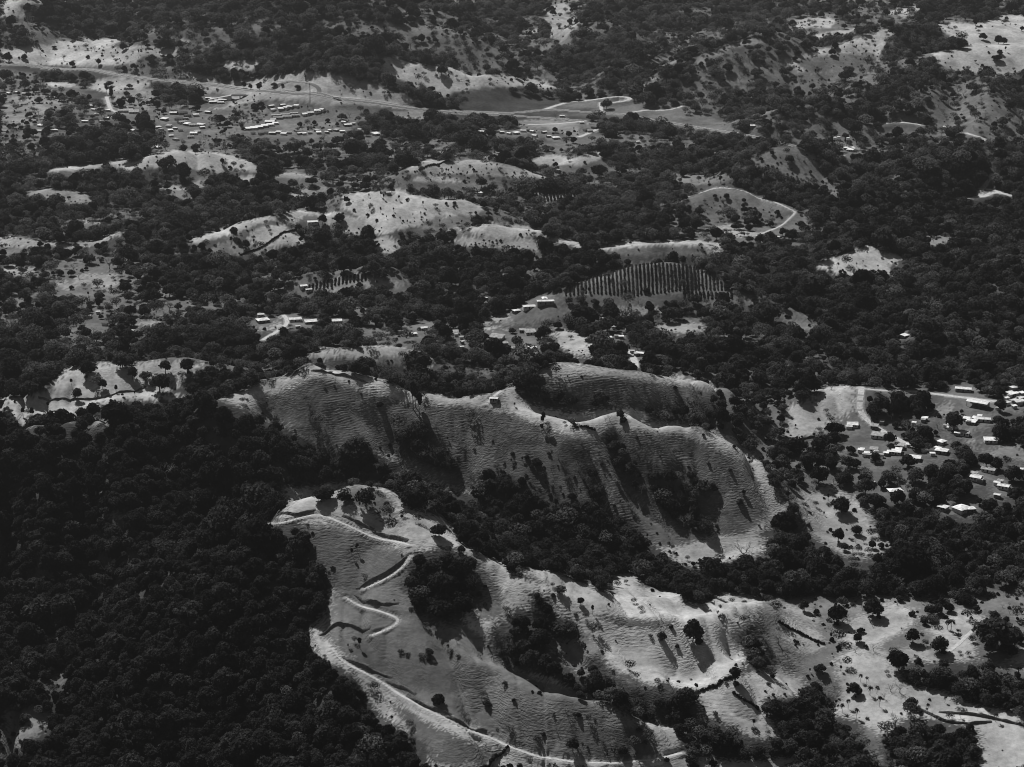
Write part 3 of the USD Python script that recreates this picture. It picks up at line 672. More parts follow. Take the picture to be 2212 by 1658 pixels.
HOUSES_MADE, YARDS = [], []
def house(u, v, wp, form='gable', tone='w', turn=None, ratio=None, where='', what=None, detail=None):
    P = on_land(u, v + wp * .12)[0]; D = math.hypot(P[0], P[1])
    L = float(np.clip(wp * D / FP, 3.0, 34)); r = random
    W = L * (ratio or r.uniform(.6, .95)); turn = r.uniform(-45, 45) if turn is None else turn
    wh = 2.5 if L < 14 else 3.4; rise = W * .5 * math.tan(math.radians(17 if L < 15 else 13))
    if wp > 4:
        yard = shapely.affinity.scale(shapely.Point(u, v).buffer(1), wp * 1.25, wp * .65 + 2); core_ = shapely.affinity.scale(shapely.Point(u, v + wp * .1).buffer(1), wp * .85, wp * .5 + 4)
        YARDS.append((yard, core_))
    name = numbered('barn' if form == 'open' or L > 17 else 'shed' if L < 5.5 else 'house')
    x = UsdGeom.Xform.Define(stage, '/World/' + name)
    x.AddTranslateOp().Set(Gf.Vec3d(float(P[0]), float(P[1]), float(P[2]))); x.AddRotateZOp().Set(float(turn))
    at = '/World/%s/' % name; o = .45; cnt = {}
    def part(n, mesh, m):
        k = cnt.get(n, 0); cnt[n] = k + 1
        usdkit.mesh(stage, at + (n if k == 0 else '%s_%03d' % (n, k)), mesh, m)
    a, b = L / 2, W / 2; wm = wall_pale if r.random() < .5 else wall_grey
    if form == 'open':
        for sx in np.linspace(-a + .3, a - .3, 4):
            for sy in (-b + .3, b - .3): part('post', box(sx - .15, sy - .15, -2, sx + .15, sy + .15, wh + .9), timber)
        part('wall', box(-a + .2, b - .5, -2, a - .2, b - .25, wh * .8), wm); wh += .9
    else:
        V, F = box(-a, -b, -2.0, a, b, wh); parts_ = [(V, F)]
        if form == 'gable':
            for sx in (-a, a): parts_.append((np.array([[sx, -b, wh], [sx, b, wh], [sx, 0, wh + rise * .97], [sx * .97, -b, wh], [sx * .97, b, wh], [sx * .97, 0, wh + rise * .97]]), np.array([[0, 1, 2], [5, 4, 3], [1, 0, 2]])))
        part('wall', join(parts_), wm)
    z0, z1 = wh - .03, wh + rise
    if form == 'hip':
        h = max(a - b, .3)
        part('roof_slope', slab((-a - o, -b - o, z0), (a + o, -b - o, z0), (h, 0, z1), (-h, 0, z1)), ROOF[tone]); part('roof_slope', slab((-a - o, b + o, z0), (a + o, b + o, z0), (h, 0, z1), (-h, 0, z1)), ROOF[tone])
        part('roof_slope', tri_slab((-a - o, -b - o, z0), (-a - o, b + o, z0), (-h, 0, z1)), ROOF[tone]); part('roof_slope', tri_slab((a + o, -b - o, z0), (a + o, b + o, z0), (h, 0, z1)), ROOF[tone])
    elif form == 'mono':
        part('roof', slab((-a - o, -b - o, wh + .05), (a + o, -b - o, wh + .05), (a + o, b + o, wh + W * .14), (-a - o, b + o, wh + W * .14)), ROOF[tone])
    else:
        part('roof_slope', slab((-a - o, -b - o, z0), (a + o, -b - o, z0), (a + o, 0, z1), (-a - o, 0, z1)), ROOF[tone]); part('roof_slope', slab((-a - o, b + o, z0), (a + o, b + o, z0), (a + o, 0, z1), (-a - o, 0, z1)), ROOF[tone])
        part('ridge_cap', box(-a - o, -.18, z1 - .05, a + o, .18, z1 + .06), ROOF['g'])
    if form != 'open' and wp > 12 and L > 5.5:
        part('door', box(-.5, -b - .05, 0, .5, -b + .02, 2.05), opening)
        for sx in (-a * .62, a * .62): part('window', box(sx - .6, -b - .05, .95, sx + .6, -b + .02, 2.0), opening)
    prim = tag(x, None, 'barn' if name.startswith('barn') else 'shed' if name.startswith('shed') else 'house', where and 'buildings ' + where)
    size = 'long' if L > 17 else 'small' if L < 7 else ''
    kind = name.split('_')[0]
    HOUSES_MADE.append((prim, what or ' '.join(k for k in (size, ROOF_WORD[tone] + '-roofed', 'open-sided' if form == 'open' else 'hipped' if form == 'hip' else '', kind) if k), where, u))


def crop(c, text, where, forms='gable', tone='w', w=40, **kw):
    """houses read off enlargement c (survey origin); each entry x,y or x,y,width"""
    ox, oy = c
    for k in text.split():
        q = [float(t) for t in k.split(',')]
        ww = q[2] if len(q) > 2 else w * random.uniform(.8, 1.2)
        t = tone if tone != 'mix' else random.choice('wwwggd')
        house(ox + q[0] / 3, oy + q[1] / 3, ww / 3, random.choice(['gable', 'gable', 'mono', 'hip']) if forms == 'mix' else forms, t, where=where, **kw)
C1, C2, C3, C4, C5, C6 = (0, 0), (737, 0), (1474, 0), (0, 553), (737, 553), (1474, 553)
W1, W2, W3 = 'in the far left village', 'in the village below the bridge', 'in the far highway hamlet'
crop(C1, '60,610 105,603 160,612', 'at the far left edge', 'mix', 'w', 30)
crop(C1, '590,690 610,715,28 625,745,24 620,770 550,790 720,750 740,762,28 690,770 700,720,26 655,790,26 500,790,24', W1, 'mix', 'mix', 36)
crop(C1, '800,705,50 830,718,60 868,727,60 785,722,40 850,698,30', W1, 'mono', 'g', 50, turn=8)
crop(C1, '265,818,40 262,853 330,850,26 360,850,24', 'below the far left village', 'mix', 'w', 28)
crop(C1, '860,848,46', 'alone in the dark wood below the far left village', 'gable', 'w'); crop(C1, '1025,958,42', 'on the edge of the wood above the left pasture', 'gable', 'w')
crop(C1, '1065,775,46 1125,735 1180,733,60 1160,772,50 1180,792,56 1212,808,40 1250,812,50 1295,808,60 1022,828,44 1045,842,30 1105,850,30 1255,868,44 1280,858,36 1350,730 1215,752 1268,748,36 1140,905,40 1110,885,28 1095,820,34 1135,835,30 1205,772,30 1310,830,30 1235,890,40 1170,850,28', W2, 'mix', 'mix', 42)
crop(C1, '1350,640,36 1390,643,50 1442,650,50 1380,664,46 1412,657,40 1430,668,40', 'beside the slip road below the bridge', 'gable', 'w', turn=6)
W4 = 'right of the slip road'
crop(C1, '1755,690,40 1830,685,34 1880,695,40 1920,690,30 1820,710,34 1770,715,30 1855,702,34 1980,742,50 2010,735,40 2058,722,40 2090,715,30 1750,790,60 1770,780,34', W4, 'mix', 'w', 36)
crop(C1, '1790,750,60 1850,745,60 1905,738,50 1800,765,60 1860,758,60 1915,752,50', 'in the striped block of sheds', 'mono', 'g', turn=5, ratio=.35)
crop(C1, '1610,838,40 1645,834,44 1680,828,44 1715,820,40 1752,812,44 1785,804,36', 'in the stepped row below the sheds', 'mono', 'w', turn=12)
crop(C1, '1640,868 1692,870 1765,866,40 1805,860 1838,872,36 1872,864,30 1940,870 1972,872 2010,866 2055,850,36 2065,864 2140,850 2180,848 2120,862,26 1725,866,24', 'along the wood edge', 'mix', 'mix', 30)
crop(C2, '40,812,50 75,806,30 18,796,30 8,856 225,872,44 120,846,22', 'left of the middle wood', 'mix', 'w', 30)
crop(C2, '1015,854,24 1040,862,30 990,890,30 1090,870,30 1135,866,40 1180,852,34 1240,856 1255,884,34 1315,861,34 1392,896,46 1345,888,30 1590,845,40 1612,852,34 1640,830,36 1560,800,26 1190,905,22 1220,850,26 905,858,50', W3, 'mix', 'mix', 30)
house(737 + 1432 / 3, 757 / 3, 10, 'gable', 'w', -8, where='standing alone beside the far highway', what='bright white-roofed house')
crop(C2, '1920,925,28', 'alone in the wood right of the far hamlet', 'gable', 'w'); crop(C2, '900,1256,36', 'in the wood behind the middle pasture', 'hip', 'w'); crop(C2, '1400,1108,34', 'in the wood below the hamlet pasture', 'hip', 'g'); crop(C2, '305,1256,28', 'on top of the bright middle pasture', 'gable', 'w')
crop(C3, '1090,976,44 1105,966,24 1060,966,30', 'at the works', 'mono', 'w'); crop(C3, '455,822,30', 'where the highway leaves at the right', 'mono', 'w'); crop(C3, '1705,832,24', 'on the pale road in the far right forest', 'mono', 'w')
crop(C3, '1080,1072,22 1045,1022,22', 'beside the scrub hill', 'mono', 'g'); crop(C3, '620,1546,14', 'in the wood below the fenced clearing', 'gable', 'w'); crop(C3, '2080,6,26 2068,32,24 2130,14,20', 'at the top right corner', 'gable', 'w')
crop(C1, '2025,1442,66', 'alone on the grass of the left hill pasture', 'gable', 'w', turn=12, what='white-roofed farmhouse')
W5 = 'in the wood left of the middle farms'
crop(C4, '575,397,32 635,372,24 680,448,34 1255,460,18 860,496,16 965,511,16 915,500,14', W5, 'gable', 'mix', 24)
house(1703 / 3, 553 + 418 / 3, 26, 'hip', 'w', 24, .8, where='left of the dirt road in the wood', what='large white villa with hipped roof')
crop(C4, '1912,412,80 2012,426,80 1930,466,28 1690,388,40', 'at the bend of the dirt road in the wood', 'gable', 'w', turn=14)
crop(C4, '1965,201,46 2000,226,40', 'at the left end of the small terraced orchard', 'gable', 'w'); crop(C4, '2185,425,60 2150,430,26', 'in the trees right of the dirt road', 'gable', 'w')
crop(C5, '460,511,56 535,474,44', 'in the wood left of the lawn', 'gable', 'w', turn=20); crop(C5, '735,502,50', 'in the wood left of the lawn', 'mono', 'g'); crop(C5, '1010,527,90 1225,497,70 1175,490,40', 'below the pale field under the lawn', 'mono', 'g')
house(737 + 1215 / 3, 553 + 330 / 3, 27, 'gable', 'w', 12, .6, where='at the top of the lawn, left of the longer one', what='white-roofed farm building')
house(737 + 1323 / 3, 553 + 298 / 3, 37, 'gable', 'w', 5, .36, where='at the top of the lawn below the plantation', what='long white-roofed farm building')
house(737 + 1318 / 3, 553 + 284 / 3, 15, 'gable', 'w', 95, .7, where='behind the long farm building above the lawn', what='white-roofed annex')
crop(C5, '1135,362,46', 'at the left foot of the lawn', 'hip', 'w'); crop(C5, '1232,602,64', 'in the dark trees left of the bright field', 'hip', 'w', turn=-6)
W6 = 'in the trees right of the bright field'
crop(C5, '1710,507,44 1608,366,40 1862,488,36 1790,527,34 1815,533,30 1940,637,56 1912,645,26 1885,628,24 1637,470,16', W6, 'mix', 'mix', 36)
house(737 + 991 / 3, 553 + 934 / 3, 17, 'gable', 'w', -12, .72, where='alone on the crest of the main grass ridge', what='small white-roofed house')
crop(C5, '690,23,16 940,282,24 785,566,18 780,600,24', 'in the middle wood', 'gable', 'w')
W7 = 'in the village at the right edge'
house(1474 + 1820 / 3, 553 + 862 / 3, 34, 'gable', 'w', -14, .5, where='behind the upper village road', what='long bright white-roofed barn')
house(1474 + 1916 / 3, 553 + 958 / 3, 46, 'open', 'w', -32, .5, where='between the upper village road and the fenced paddock', what='large white open-sided barn')
crop(C6, '2175,948,70 2130,902,50 2145,862,40 2190,930,40 2100,960,40 2045,997,30', 'at the right end of the upper road', 'mix', 'w', turn=28)
crop(C6, '1440,525,46', 'alone in the dark forest above the village', 'mono', 'w')
crop(C6, '1102,1096,70 1080,1116,40', 'left of the village lane', 'gable', 'w', turn=-8); crop(C6, '1245,1112,46 1268,1166,86 1290,1085,30', 'along the village lane', 'mono', 'g', turn=-20)
crop(C6, '1570,1062,36 1500,1095,24', 'below the dark orchard in the right village', 'mono', 'w')
house(1474 + 1950 / 3, 553 + 1060 / 3, 30, 'gable', 'w', -12, .5, where='below the large open barn', what='white-roofed barn with curved edge')
crop(C6, '1872,1082,60 1905,1062,50 1840,1065,40', 'beside the barn below the paddock', 'mono', 'w', turn=-30)
crop(C6, '1740,1100,50 1730,1125,30 1780,1160,34 1830,1156,56', W7, 'mono', 'mix', turn=-18)
house(1474 + 1996 / 3, 553 + 1198 / 3, 28, 'mono', 'w', -4, .6, where='alone on the terraced slope at the right edge', what='white-roofed shelter')
crop(C6, '1680,1212,52 1680,1266,80 1655,1255,40', 'left of the terraced slope', 'hip', 'w')
crop(C6, '1405,1236,60 1400,1266,40 1385,1278,60 1240,1262,50 1265,1292,44 1155,1270,34 1195,1290,34 1320,1290,30', 'at the foot of the village lane', 'mono', 'mix', turn=-16)
house(1474 + 1256 / 3, 553 + 1324 / 3, 25, 'mono', 'd', -18, .55, where='at the foot of the village lane', what='dark-roofed house')
crop(C6, '1505,1312,76 1565,1266,34 1620,1292,30', W7, 'hip', 'w')
crop(C6, '1225,1472,38', 'on the open slope below the village', 'gable', 'w'); crop(C6, '1377,1525,92', 'on the scrubby slope below the village', 'hip', 'w', turn=10)
crop(C6, '1985,1387,90 1905,1440,70', 'by the bare yard at the right edge', 'gable', 'mix', turn=-30); crop(C6, '2082,1497,74 2040,1480,40 2040,1560,40 2185,1390,50', 'at the right edge below the bare yard', 'gable', 'w', turn=-28)
crop(C6, '1808,1637,100 1870,1648,50 1690,1635,60', 'in the trees below the village at right', 'hip', 'w')
crop(C6, '1165,1266,22 1210,1302,24 1290,1303,22 1340,1282,26 1425,1250,24 1465,1237,20 1180,1300,18 1255,1285,20', 'at the foot of the village lane', 'mono', 'mix', turn=-16)
crop(C6, '1900,1078,24 1925,1050,26 1760,1112,26 1720,1092,22 1705,1112,22 1560,1075,20 1855,1090,24', W7, 'mono', 'mix', turn=-24)
crop(C6, '2100,932,28 2160,902,30 2185,962,36 2150,985,30 2120,915,26 2200,900,30', "at the right end of the upper road", 'mono', 'mix', turn=24)
crop(C6, '1890,1420,40 1930,1462,34 2060,1470,36 2010,1400,40 1830,1655,34 1765,1120,20', 'by the bare yard at the right edge', 'mono', 'g', turn=-30)
crop(C5, '1655,395,24 1690,420,22 1765,470,24 1835,505,22 1880,470,20 1740,540,26 1600,500,20 1650,520,18', W6, 'mono', 'mix', 22)
crop(C5, '1015,545,34 1060,575,40 1110,610,36 780,540,18 745,520,22', 'below the pale field under the lawn', 'mono', 'g', turn=10)

single_out(HOUSES_MADE)
# ------------------------------------------------------------------ ground tone carried by the land itself
gu, gv = project(GX, GY, GZ)
for yard, core_ in YARDS:
    i0 = DENS.copy(); stamp(yard, None, .7); DENS[:] = np.minimum(DENS, i0); stamp(yard, .085)
for yard, core_ in YARDS: stamp(core_, .12, 0)
def open_wood(x, y, z, v):
    """where the woods thin out to scrub: strongest over the middle distance, none on the dark left slope"""
    u_, v_ = project(x, y, z)
    m = .5 + .5 * np.tanh((fbm2(x, y, 110, 4, 61) - .012 - .035 * np.clip((v_ - 500) / 80, 0, 1)) * 20)
    m = m * (1 - .75 * np.clip((u_ - 1700) / 100, 0, 1) * np.clip((v_ - 480) / 60, 0, 1) * np.clip((860 - v_) / 40, 0, 1))
    return m * np.clip((880 - v_) / 80, 0, 1) + m * (u_ > 1480) * (v_ >= 840) * .7
du, dv = wobble(GX.ravel(), GY.ravel(), GZ.ravel(), 31)
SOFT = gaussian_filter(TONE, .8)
_k = np.clip((gv - 250) / 600, .15, 1) * 8.0      # jitter that stipples every tone edge, the painted shade too
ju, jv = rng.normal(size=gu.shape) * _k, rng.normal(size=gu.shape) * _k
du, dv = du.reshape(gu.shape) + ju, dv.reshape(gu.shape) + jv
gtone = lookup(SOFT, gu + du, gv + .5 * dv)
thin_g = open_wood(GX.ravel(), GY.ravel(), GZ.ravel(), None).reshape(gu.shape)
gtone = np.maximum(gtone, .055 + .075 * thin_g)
shade_g = lookup(gaussian_filter(SHADE_MASK, 3), gu + du, gv + .5 * dv)
gtone = gtone + (.19 - gtone) * .8 * (gtone < .19) * TREAD * shade_g * (gtone > .08)      # trodden terrace treads, kept paler within the painted shade
gtone = np.where((HIDE > 5) | (GY < 500), .06, gtone)
gtone = np.where(ROAD_D < 1.2, np.maximum(gtone, .24), gtone)

land_look = look('land_look', {
    'pos': ('geometry', {}), 'tone': ('attribute', {'attribute': 'tone'}),
    'n1': ('noise_texture', {'scale': .03, 'detail': 3, 'roughness': .62}), 'n2': ('noise_texture', {'scale': .25, 'detail': 3, 'roughness': .7}),
    'r1': ('map_range', {'from_min': .32, 'from_max': .66, 'to_min': .62, 'to_max': 1.14}), 'r2': ('map_range', {'from_min': .25, 'from_max': .75, 'to_min': .72, 'to_max': 1.22}),
    'm': ('math', {'math_type': 'multiply'}), 'mm': ('math', {'math_type': 'multiply'}), 'c': ('combine_color', {}),
    # narrow cattle terraces that follow the contours
    'map': ('mapping', {'scale': (.30, .30, 1.5)}), 'wn': ('noise_texture', {'scale': 1.0, 'detail': 2, 'roughness': .55}), 'tn': ('noise_texture', {'scale': .5, 'detail': 2, 'roughness': .7}), 'wa': ('math', {'math_type': 'multiply_add', 'value2': 2.6}),
    'nz': ('separate_xyz', {}), 'sl': ('map_range', {'from_min': .975, 'from_max': .8, 'to_min': .06, 'to_max': 1.0, 'clamp': True}), 'hh': ('math', {'math_type': 'multiply'}), 'ln': ('noise_texture', {'scale': .02, 'detail': 1}), 'lr': ('map_range', {'from_min': .38, 'from_max': .62, 'to_min': .25, 'to_max': 1.1, 'clamp': True}), 'ls': ('math', {'math_type': 'multiply'}),
    'b': ('bump', {'strength': 1.0, 'distance': .45}), 'd': ('diffuse_bsdf', {})},
    [('pos.position', 'n1.vector'), ('pos.position', 'n2.vector'), ('n1.fac', 'r1.value'), ('n2.fac', 'r2.value'), ('r1.result', 'm.value1'), ('r2.result', 'm.value2'),
     ('m.value', 'mm.value1'), ('tone.fac', 'mm.value2'), ('mm.value', 'c.r'), ('mm.value', 'c.g'), ('mm.value', 'c.b'), ('c.color', 'd.color'),
     ('pos.position', 'map.vector'), ('map.vector', 'wn.vector'), ('wn.fac', 'wa.value1'),
     ('pos.position', 'tn.vector'), ('tn.fac', 'wa.value3'), ('pos.normal', 'nz.vector'), ('nz.z', 'sl.value'), ('pos.position', 'ln.vector'), ('ln.fac', 'lr.value'), ('lr.result', 'ls.value1'), ('sl.result', 'ls.value2'), ('ls.value', 'hh.value1'), ('wa.value', 'hh.value2'), ('hh.value', 'b.height'), ('b.normal', 'd.normal')])

na, nr = GX.shape
ii, jj = np.meshgrid(np.arange(na), np.arange(nr - 1), indexing='ij')
i2 = (ii + 1) % na
q = np.stack([ii * nr + jj, ii * nr + jj + 1, i2 * nr + jj + 1, i2 * nr + jj], -1).reshape(-1, 4)
verts = np.stack([GX, GY, GZ], -1).reshape(-1, 3)
hole = np.arange(na) * nr
tri = np.vstack([q[:, [0, 1, 2]], q[:, [0, 2, 3]]])[:, ::-1]
ground_mesh = usdkit.mesh(stage, '/World/hills', (verts, tri), land_look, smooth=True)
nrm = np.array(ground_mesh.GetNormalsAttr().Get())
if nrm[:, 2].mean() < 0: raise SystemExit('land is upside down')
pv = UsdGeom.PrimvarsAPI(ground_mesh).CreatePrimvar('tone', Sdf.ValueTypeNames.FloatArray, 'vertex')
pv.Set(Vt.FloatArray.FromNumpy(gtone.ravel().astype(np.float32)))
tag(ground_mesh, 'rolling hills and valleys of dry pasture, scrub and woodland soil', 'hills', kind='structure')

# ------------------------------------------------------------------ vegetation: one form of each kind, then copies
def crown(seed, rad, zlo, zhi, nl, leaves, size, core=.8, spread=.6):
    """an uneven crown of several lobes"""
    r = np.random.default_rng(seed); H = zhi - zlo; lob = []
    for i in range(nl):
        a = 2 * np.pi * (i + r.uniform(-.3, .3)) / max(nl - 1, 1); d = rad * spread * r.uniform(.7, 1.15) if i else r.uniform(0, .15) * rad
        zz = zlo + H * (r.uniform(.32, .6) if i else .62)
        lob.append((d * math.cos(a), d * math.sin(a), zz, rad * r.uniform(.38, .55) if i else rad * .62))
    lob = np.array(lob); lz = H * .5 / rad
    parts = []
    for i, (x, y, z, q) in enumerate(lob):
        m = trimesh.creation.icosphere(1, 1.0); v = m.vertices * [q, q, min(q * 1.0, H * .42)] * core
        v = v * (1 + .3 * (meshkit.noise(v * 1.1 / q + 7 * i, seed)[:, None] - .5)) + [x, y, z]
        parts.append((v, m.faces))
    k = leaves * 3
    pick = r.choice(nl, k, p=lob[:, 3] ** 2 / (lob[:, 3] ** 2).sum())
    n = r.normal(size=(k, 3)); n[:, 2] += .35; n /= np.linalg.norm(n, axis=1, keepdims=True)
    q = lob[pick, 3:4]; c = lob[pick, :3] + n * q * np.array([1, 1, .9]) * r.uniform(.82, 1.12, (k, 1))
    inside = ((np.linalg.norm((c[:, None] - lob[None, :, :3]), axis=2) / lob[None, :, 3]) < .85).any(1)
    low = c[:, 2] < zlo
    keep = np.nonzero(~inside & ~low)[0][:leaves]
    nn = n[keep] + r.normal(size=(len(keep), 3)) * .55; nn /= np.linalg.norm(nn, axis=1, keepdims=True)
    parts.append(quads(c[keep], nn, size, r))
    return join(parts)

def branches(seed, height, rad, depth, twig):
    """a leafless crown: limbs that fork and end in fine twigs"""
    r = np.random.default_rng(seed); parts = []
    def grow(p, d, L, w, k):
        e = p + d * L; mid = p + d * L * .5 + r.normal(size=3) * L * .06
        parts.append(tube([p, mid, e], [w, w * .8, w * .6], 3))
        if k == 0: return
        for _ in range(3 if k > 1 else twig):
            n = d * .75 + r.normal(size=3) * .55 + np.array([0, 0, .18]); n /= np.linalg.norm(n)
            grow(p + d * L * r.uniform(.55, 1.0), n, L * r.uniform(.6, .85), w * .55, k - 1)
    for i in range(4):
        a = 2 * np.pi * i / 4 + r.uniform(-.5, .5); d = np.array([math.cos(a) * rad, math.sin(a) * rad, height]); d /= np.linalg.norm(d)
        grow(np.array([0, 0, height * .25]), d, height * .3, height * .018, depth)
    return join(parts)

def trunk_of(seed, h, w, bend=.35):
    r = np.random.default_rng(seed)
    p = np.array([[0, 0, -.8], [r.normal() * bend * .4, r.normal() * bend * .4, h * .45], [r.normal() * bend, r.normal() * bend, h]])
    return tube(p, [w * 1.4, w, w * .7], 6)

def palm_crown(seed, h):
    r = np.random.default_rng(seed); V, F, n = [], [], 0
    for i in range(15):
        a = 2 * np.pi * i / 15 + r.uniform(-.2, .2); lift_, L = r.uniform(-.15, .9), r.uniform(2.3, 3.0)
        s = np.linspace(0, 1, 5)
        d = np.stack([np.cos(a) * s * L, np.sin(a) * s * L, h + lift_ * s * L * .9 - 1.5 * s * s * L * .8], 1)
        w = np.array([.12, .42, .5, .38, .05])[:, None] * np.array([[-math.sin(a), math.cos(a), 0]])
        v = np.vstack([d - w - [0, 0, .12], d + [0, 0, .05], d + w - [0, 0, .12]]); f = []
        for j in range(4):
            for o in (0, 5): f += [[o + j, o + j + 1, o + 5 + j + 1], [o + j, o + 5 + j + 1, o + 5 + j]]
        V.append(v); F.append(np.array(f) + n); n += len(v)
    return np.vstack(V), np.vstack(F)

# kind: list of (crown mesh, crown look, trunk mesh or None, trunk look); every form stands on z = 0, about life size
FORMS = {
 'broad': [(crown(s, 5.0, 1.2, 9.6, 7, 300, .8), leaf_dark, trunk_of(s, 5, .28), bark) for s in (1, 2, 3, 4)],
 'round': [(crown(s, 3.7, .7, 8.8, 6, 240, .7, spread=.5), leaf_dark, trunk_of(s, 5, .24), bark) for s in (11, 12)],
 'pale': [(crown(s, 5.2, 1.9, 9.2, 8, 300, .75, core=.62), leaf_mid, trunk_of(s, 6, .28), bark) for s in (21, 22, 23)],
 'dry': [(crown(s, 4.6, 2.6, 9.4, 8, 260, .5, core=.34), leaf_dry, branches(s, 8.0, 4, 2, 2), bark) for s in (31, 32)],
 'bare': [(branches(s, 9.0, 6.5, 3, 4), bark_pale, trunk_of(s, 3.2, .25), bark_pale) for s in (41, 42, 43)],
 'bush': [(crown(s, 2.1, .0, 2.9, 5, 110, .5), leaf_dark, trunk_of(s, 1.2, .1), bark) for s in (51, 52)],
 'dry_bush': [(crown(s, 2.0, .1, 2.6, 5, 110, .38, core=.5), leaf_dry, trunk_of(s, 1.2, .1), bark) for s in (61, 62)],
 'palm': [(palm_crown(s, 7.4), leaf_dark, trunk_of(s, 7.5, .16, .5), bark) for s in (71, 72)],
 'slim': [(crown(s, 1.7, 1.0, 8.6, 5, 150, .5, spread=.35), leaf_dark, trunk_of(s, 5, .16), bark) for s in (81, 82)],
}
ORDER = [(k, i) for k in FORMS for i in range(len(FORMS[k]))]
FORM_ID = {ki: n for n, ki in enumerate(ORDER)}

def form_path(k, i):
    return '/World/_form_%s_%d' % (k, i)
for k, i in ORDER:
    cm, cl, tm, tl = FORMS[k][i]
    stage.CreateClassPrim(form_path(k, i))
    usdkit.mesh(stage, form_path(k, i) + '/crown', cm, cl)
    if tm is not None: usdkit.mesh(stage, form_path(k, i) + '/trunk', tm, tl)

def forest(name, label, xyz, form, scale, cat='forest'):
    pi = UsdGeom.PointInstancer.Define(stage, '/World/' + name)
    used = sorted(set(form.tolist())); remap = {f: n for n, f in enumerate(used)}
    for f in used:
        k, i = ORDER[f]
        p = UsdGeom.Xform.Define(stage, '/World/%s/%s_tree%s' % (name, k, '' if i == 0 else '_%03d' % i))
        p.GetPrim().GetReferences().AddInternalReference(form_path(k, i))
        pi.GetPrototypesRel().AddTarget(p.GetPath())
    n = len(xyz); a = rng.uniform(0, 2 * np.pi, n)
    pi.CreatePositionsAttr(Vt.Vec3fArray.FromNumpy(xyz.astype(np.float32)))
    pi.CreateProtoIndicesAttr(Vt.IntArray([remap[f] for f in form.tolist()]))
    pi.CreateScalesAttr(Vt.Vec3fArray.FromNumpy(scale.astype(np.float32)))
    o = np.zeros((n, 4), np.float16); o[:, 2] = np.sin(a / 2); o[:, 3] = np.cos(a / 2)       # x y z w
    pi.CreateOrientationsAttr(Vt.QuathArray([Gf.Quath(float(w), 0, 0, float(z)) for z, w in o[:, 2:].tolist()]))
    tag(pi, label, cat, kind='stuff')
    return pi

# woods: jittered stand over the wedge that the photograph sees, thinned by the cover map
cand = []
for r0, r1, s in ((815, 1300, 5.4), (1300, 1700, 5.8), (1700, 2400, 6.4), (2400, 3200, 7.4), (3200, 4900, 9.0)):
    for r in np.arange(r0, r1, s * .9):
        n = int(2 * math.radians(16.6) * r / s)
        a = np.radians(np.linspace(-16.6, 16.6, n)) + rng.uniform(-.5, .5, n) * s / r
        q = r + rng.uniform(-.5, .5, n) * s
        cand.append(np.stack([q * np.sin(a), q * np.cos(a), np.full(n, s)], 1))
cand = np.vstack(cand)
cx, cy, cs = cand.T
cz = ground(cx, cy); hid = sample(HIDE, cx, cy)
edge_u, edge_v = wobble(cx, cy, cz, 31)
BLUR = gaussian_filter(DENS, 9)
def cover_at(dz, dx=0.0):
    u, v = project(cx + dx, cy, cz + dz)
    return lookup(DENS, u + edge_u, v + .5 * edge_v)
d0 = np.where(hid > 2.0, .9, cover_at(0.3))
d1, d2 = cover_at(4.0), cover_at(7.5)
dens = np.minimum(d0, np.minimum(d1, d2))
_near = project(cx, cy, cz)[1] > 740
for dz, dx in ((10.0, 0.0), (5.0, -4.0), (5.0, 4.0)): dens = np.where(_near, np.minimum(dens, np.maximum(cover_at(dz, dx), .0)), dens)
ow = open_wood(cx, cy, cz, None)
fringe = np.where(dens < .2, np.clip(lookup(BLUR, *project(cx, cy, cz)) - .06, 0, 1) * .9 * (d0 < .2) * (d1 + d2 < .5), 0)
fringe = np.where(np.minimum(np.minimum(lookup(DENS, *project(cx, cy, cz)), cover_at(2)), d1) <= 0, fringe * (lookup(TONE, *project(cx, cy, cz)) > .21), fringe)
patch = fbm2(cx, cy, 130, 3, 51) + .35 * fbm2(cx, cy, 30, 2, 52)        # dry or evergreen
thin = fbm2(cx, cy, 55, 3, 53)
rnd = rng.uniform(0, 1, len(cx))
want = np.where(dens > .7, dens * np.clip(1.05 + 1.2 * thin, .35, 1) * (1 - .62 * ow), dens * np.clip(1 + 2.6 * thin, .05, 2))
roadd = sample(ROAD_D, cx, cy)
keep = (rnd < np.maximum(want, fringe)) & (hid < 22) & (roadd > 2.5)
isfringe = want < fringe
cx, cy, cz, cs, patch, dens, hid, ow, isfringe = (k[keep] for k in (cx, cy, cz, cs, patch, dens, hid, ow, isfringe))
n = len(cx)
pick, rsub = rng.uniform(0, 1, n), rng.integers(0, 12, n)
woods_u, woods_v = project(cx, cy, cz)
dark_side = (woods_v > 880) & (woods_u < 760)                       # the evergreen slope at the left
mid_dark = (woods_v > 860) & ~dark_side
dryness = np.clip(.40 + .25 * ow + 1.9 * patch, .08, .88); dryness = dryness + .22 * np.clip((560 - woods_v) / 160, 0, 1) + .3 * np.clip((woods_u - 900) / 100, 0, 1) * np.clip((500 - woods_v) / 60, 0, 1) * np.clip((1800 - woods_u) / 100, 0, 1); dryness = np.where(dark_side, .02 + .12 * np.clip(patch, 0, 1), np.where(mid_dark, .7 * dryness, dryness))
kind = np.where(pick < dryness, np.where(pick < dryness * .45, 3, np.where(pick < dryness * .75, 2, 4)), np.where(rsub % 4 == 0, 1, 0))
scrub = (dens < .7) | (rng.uniform(0, 1, n) < ow * .6)
kind = np.where(scrub, np.where(pick < .13, 0, np.where(pick < .27, 4, np.where(pick < .48, 5, np.where(pick < .76, 6, np.where(pick < .92, 3, 8))))), kind)
names = ['broad', 'round', 'pale', 'dry', 'bare', 'bush', 'dry_bush', 'palm', 'slim']
